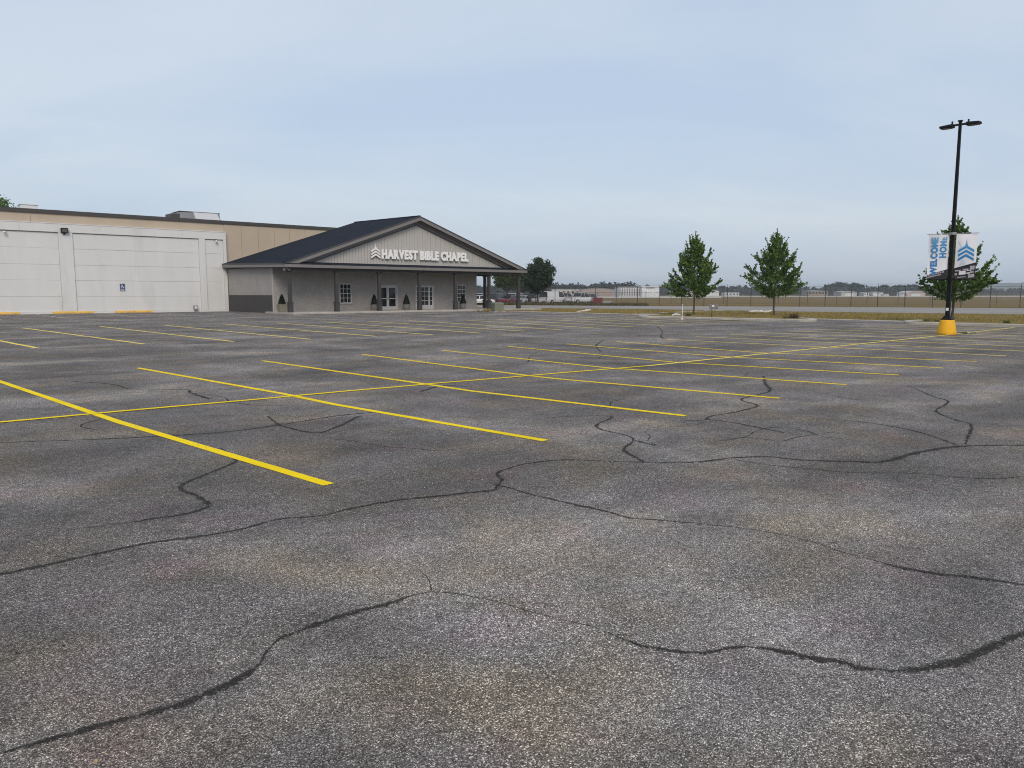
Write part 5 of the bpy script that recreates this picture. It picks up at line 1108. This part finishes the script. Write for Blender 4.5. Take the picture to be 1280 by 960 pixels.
far_building(1130, 1153, 560, 3.6, 14, (0.46, 0.36, 0.32), (0.55, 0.55, 0.55), 'round roofed hangar left of the light pole', 'round', (0.25, 0.75, 0.55))

# ------------------------------------------------------------------ woods and hills on the horizon
def wood(name, spans, lb, seed, leaf=1.15):
    g = np.random.default_rng(seed); C = []
    for x0, x1, D, h0, h1, dens in spans:
        wm_ = (x1 - x0) * D / FPX; n = int(wm_ / dens)
        for i in range(n):
            x = x0 + (x1 - x0) * (i + g.uniform(-0.4, 0.4)) / n; dd = D * g.uniform(0.98, 1.12); hh = 1.22 * g.uniform(h0, h1); r = hh * g.uniform(0.28, 0.42)
            p = at(x, dd); m = 210
            d = g.normal(size=(m, 3)); d /= np.linalg.norm(d, axis=1, keepdims=True); d *= (g.uniform(0, 1, m) ** 0.3)[:, None]
            C.append(np.array([p.x, p.y, hh * 0.50]) + d * np.array([r * 1.15, r, hh * 0.50]) + g.normal(size=(m, 3)) * 0.25)
    V, Fq = leaf_arrays(np.concatenate(C), leaf * 1.7, seed=seed); V[:, 2] = np.maximum(V[:, 2], 0.0)
    return tag(link(name, np_mesh(name, V, Fq), M['wood_leaf']), lb, 'wood', None, 'stuff')
wood('far_wood', [(560, 700, 640, 5, 7.5, 2.2), (688, 735, 640, 7, 9.5, 2.2), (725, 775, 640, 6, 9, 2.2), (745, 790, 640, 8, 9.6, 2.4), (790, 880, 700, 6, 8.5, 2.4), (880, 960, 720, 6, 8.2, 2.4), (960, 1035, 760, 5, 8.0, 2.4), (1030, 1075, 700, 8, 10.5, 2.4), (1070, 1150, 700, 6, 8.8, 2.4),
                  (1140, 1215, 760, 5.5, 7.6, 2.6), (1200, 1420, 900, 4.0, 7.2, 2.6), (1420, 1700, 900, 6, 9, 3.2), (100, 560, 640, 5, 9, 3.5)], 'dark band of trees along the far side of the airfield', 21)
def hill(name, prof, D, depth, seed):
    g = np.random.default_rng(seed); xs = np.linspace(prof[0][0], prof[-1][0], 140); hs = np.interp(xs, [p[0] for p in prof], [p[1] for p in prof])
    V = []; nj = 8
    for j in range(nj):
        f = j / (nj - 1); k = math.sin(f * math.pi / 2)
        for x, h in zip(xs, hs):
            dd = D + depth * f; V.append(((x - 640) / FPX * D * (1 + 0.1 * f), dd, h * k * (1 + 0.05 * g.normal()) - (1.0 if j == 0 else 0)))
    n = len(xs); V += [((x - 640) / FPX * D * 1.15, D + depth * 2.2, -1.0) for x in xs]; nj += 1
    Fq = [(j*n+i, j*n+i+1, (j+1)*n+i+1, (j+1)*n+i) for j in range(nj-1) for i in range(n-1)]
    return tag(link(name, np_mesh(name, V, Fq), M['hill'], smooth=True), kind='structure')
hill('hill', [(1020, 4), (1080, 16), (1120, 26), (1200, 34), (1240, 42), (1290, 44), (1400, 38), (1600, 40), (1900, 20)], 2600, 420, 1)
hill('hill', [(200, 2), (400, 22), (620, 25), (720, 20), (800, 12), (960, 14), (1060, 20), (1160, 18), (1300, 8)], 3000, 420, 2)

# ------------------------------------------------------------------ small things on the asphalt
mo = [gp(x + random.gauss(0, 6), y + random.gauss(0, 1.0)) for x, y in [(592, 752), (635, 757), (648, 759), (640, 758), (660, 761), (770, 794), (778, 797), (497, 752)] for _ in range(14)]
g0 = blades('moss', [(p.x * 1.0, p.y) for p in mo], 0.008, 0.004, 'moss', 5, 5, 'stuff', 'dry yellow moss growing in the nearest crack', 'moss', z0=0.002)
def pebbles():
    V = []; Fs = []
    for i in range(420):
        x = random.uniform(-3.2, 6.0); y = random.uniform(2.3, 11.0); r = random.uniform(0.002, 0.0055)
        k = len(V); V += [(x-r, y, 0), (x, y-r, 0), (x+r*1.2, y, 0), (x, y+r, 0), (x+r*.2, y, r*1.2)]; Fs += [(k, k+1, k+4), (k+1, k+2, k+4), (k+2, k+3, k+4), (k+3, k, k+4)]
    return MB().add(V, Fs).build('grit', M['rock'])
tag(pebbles(), 'loose pale grit scattered over the near asphalt', 'grit', None, 'stuff')
def dead_leaf(px, py, s, rz, lb):
    c = gp(px, py); o = empty('dead_leaf', (c.x, c.y, 0.002), rz); tag(o, lb, 'leaf')
    out = [(0, -1), (0.45, -0.55), (0.55, -0.1), (0.95, 0.15), (0.5, 0.35), (0.35, 0.85), (0, 1.1), (-0.35, 0.85), (-0.5, 0.35), (-0.95, 0.15), (-0.55, -0.1), (-0.45, -0.55)]
    V = [(x*s, y*s, 0.10*s + 0.35*s*(x*x) + 0.12*s*y) for x, y in out] + [(0, 0, 0.02*s)]
    MB().add(V, [(i, (i+1) % 12, 12) for i in range(12)]).build('blade', M['leaf_tan'], o); MB().tube((0, -s, 0.1*s), (0.1*s, -1.7*s, 0.12*s), 0.03*s, 0.02*s, 5).build('stalk', M['leaf_tan'], o)
M['leaf_tan'] = pm('dry_leaf_tan', (0.42, 0.29, 0.13), 0.8, 0.2, 60)
dead_leaf(120, 952, 0.011, 0.6, 'curled tan leaf on the asphalt at the bottom left')
for i, (x, y) in enumerate([(899, 749), (823, 710), (802, 640), (80, 808), (21, 817), (636, 783)]):
    c = gp(x, y); bm = bmesh.new(); bmesh.ops.create_icosphere(bm, subdivisions=2, radius=0.0045)
    for v in bm.verts: v.co *= 1 + random.uniform(-.2, .2); v.co.z *= 0.6; v.co.x *= 1.5
    me = bpy.data.meshes.new('tar_lump'); bm.to_mesh(me); bm.free(); o = link('tar_lump', me, M['black_metal']); o.location = (c.x, c.y, 0.003); tag(o, 'tiny black tar lump lying on the near asphalt', 'debris', 'tar lumps on the near asphalt')

# ------------------------------------------------------------------ haze over the airfield
hz = MB().box(-5600, 5600, -5600, 5600, -3, 72).build('haze', None); tag(hz, kind='stuff')
m = bpy.data.materials.new('haze'); m.use_nodes = True; t = m.node_tree; t.nodes.clear()
pv = nd(t, 'ShaderNodeVolumePrincipled', {'Color': (0.86, 0.93, 1.0, 1), 'Density': 0.00028, 'Anisotropy': 0.0}); ou = nd(t, 'ShaderNodeOutputMaterial'); t.links.new(pv.outputs[0], ou.inputs['Volume'])
hz.data.materials.append(m)
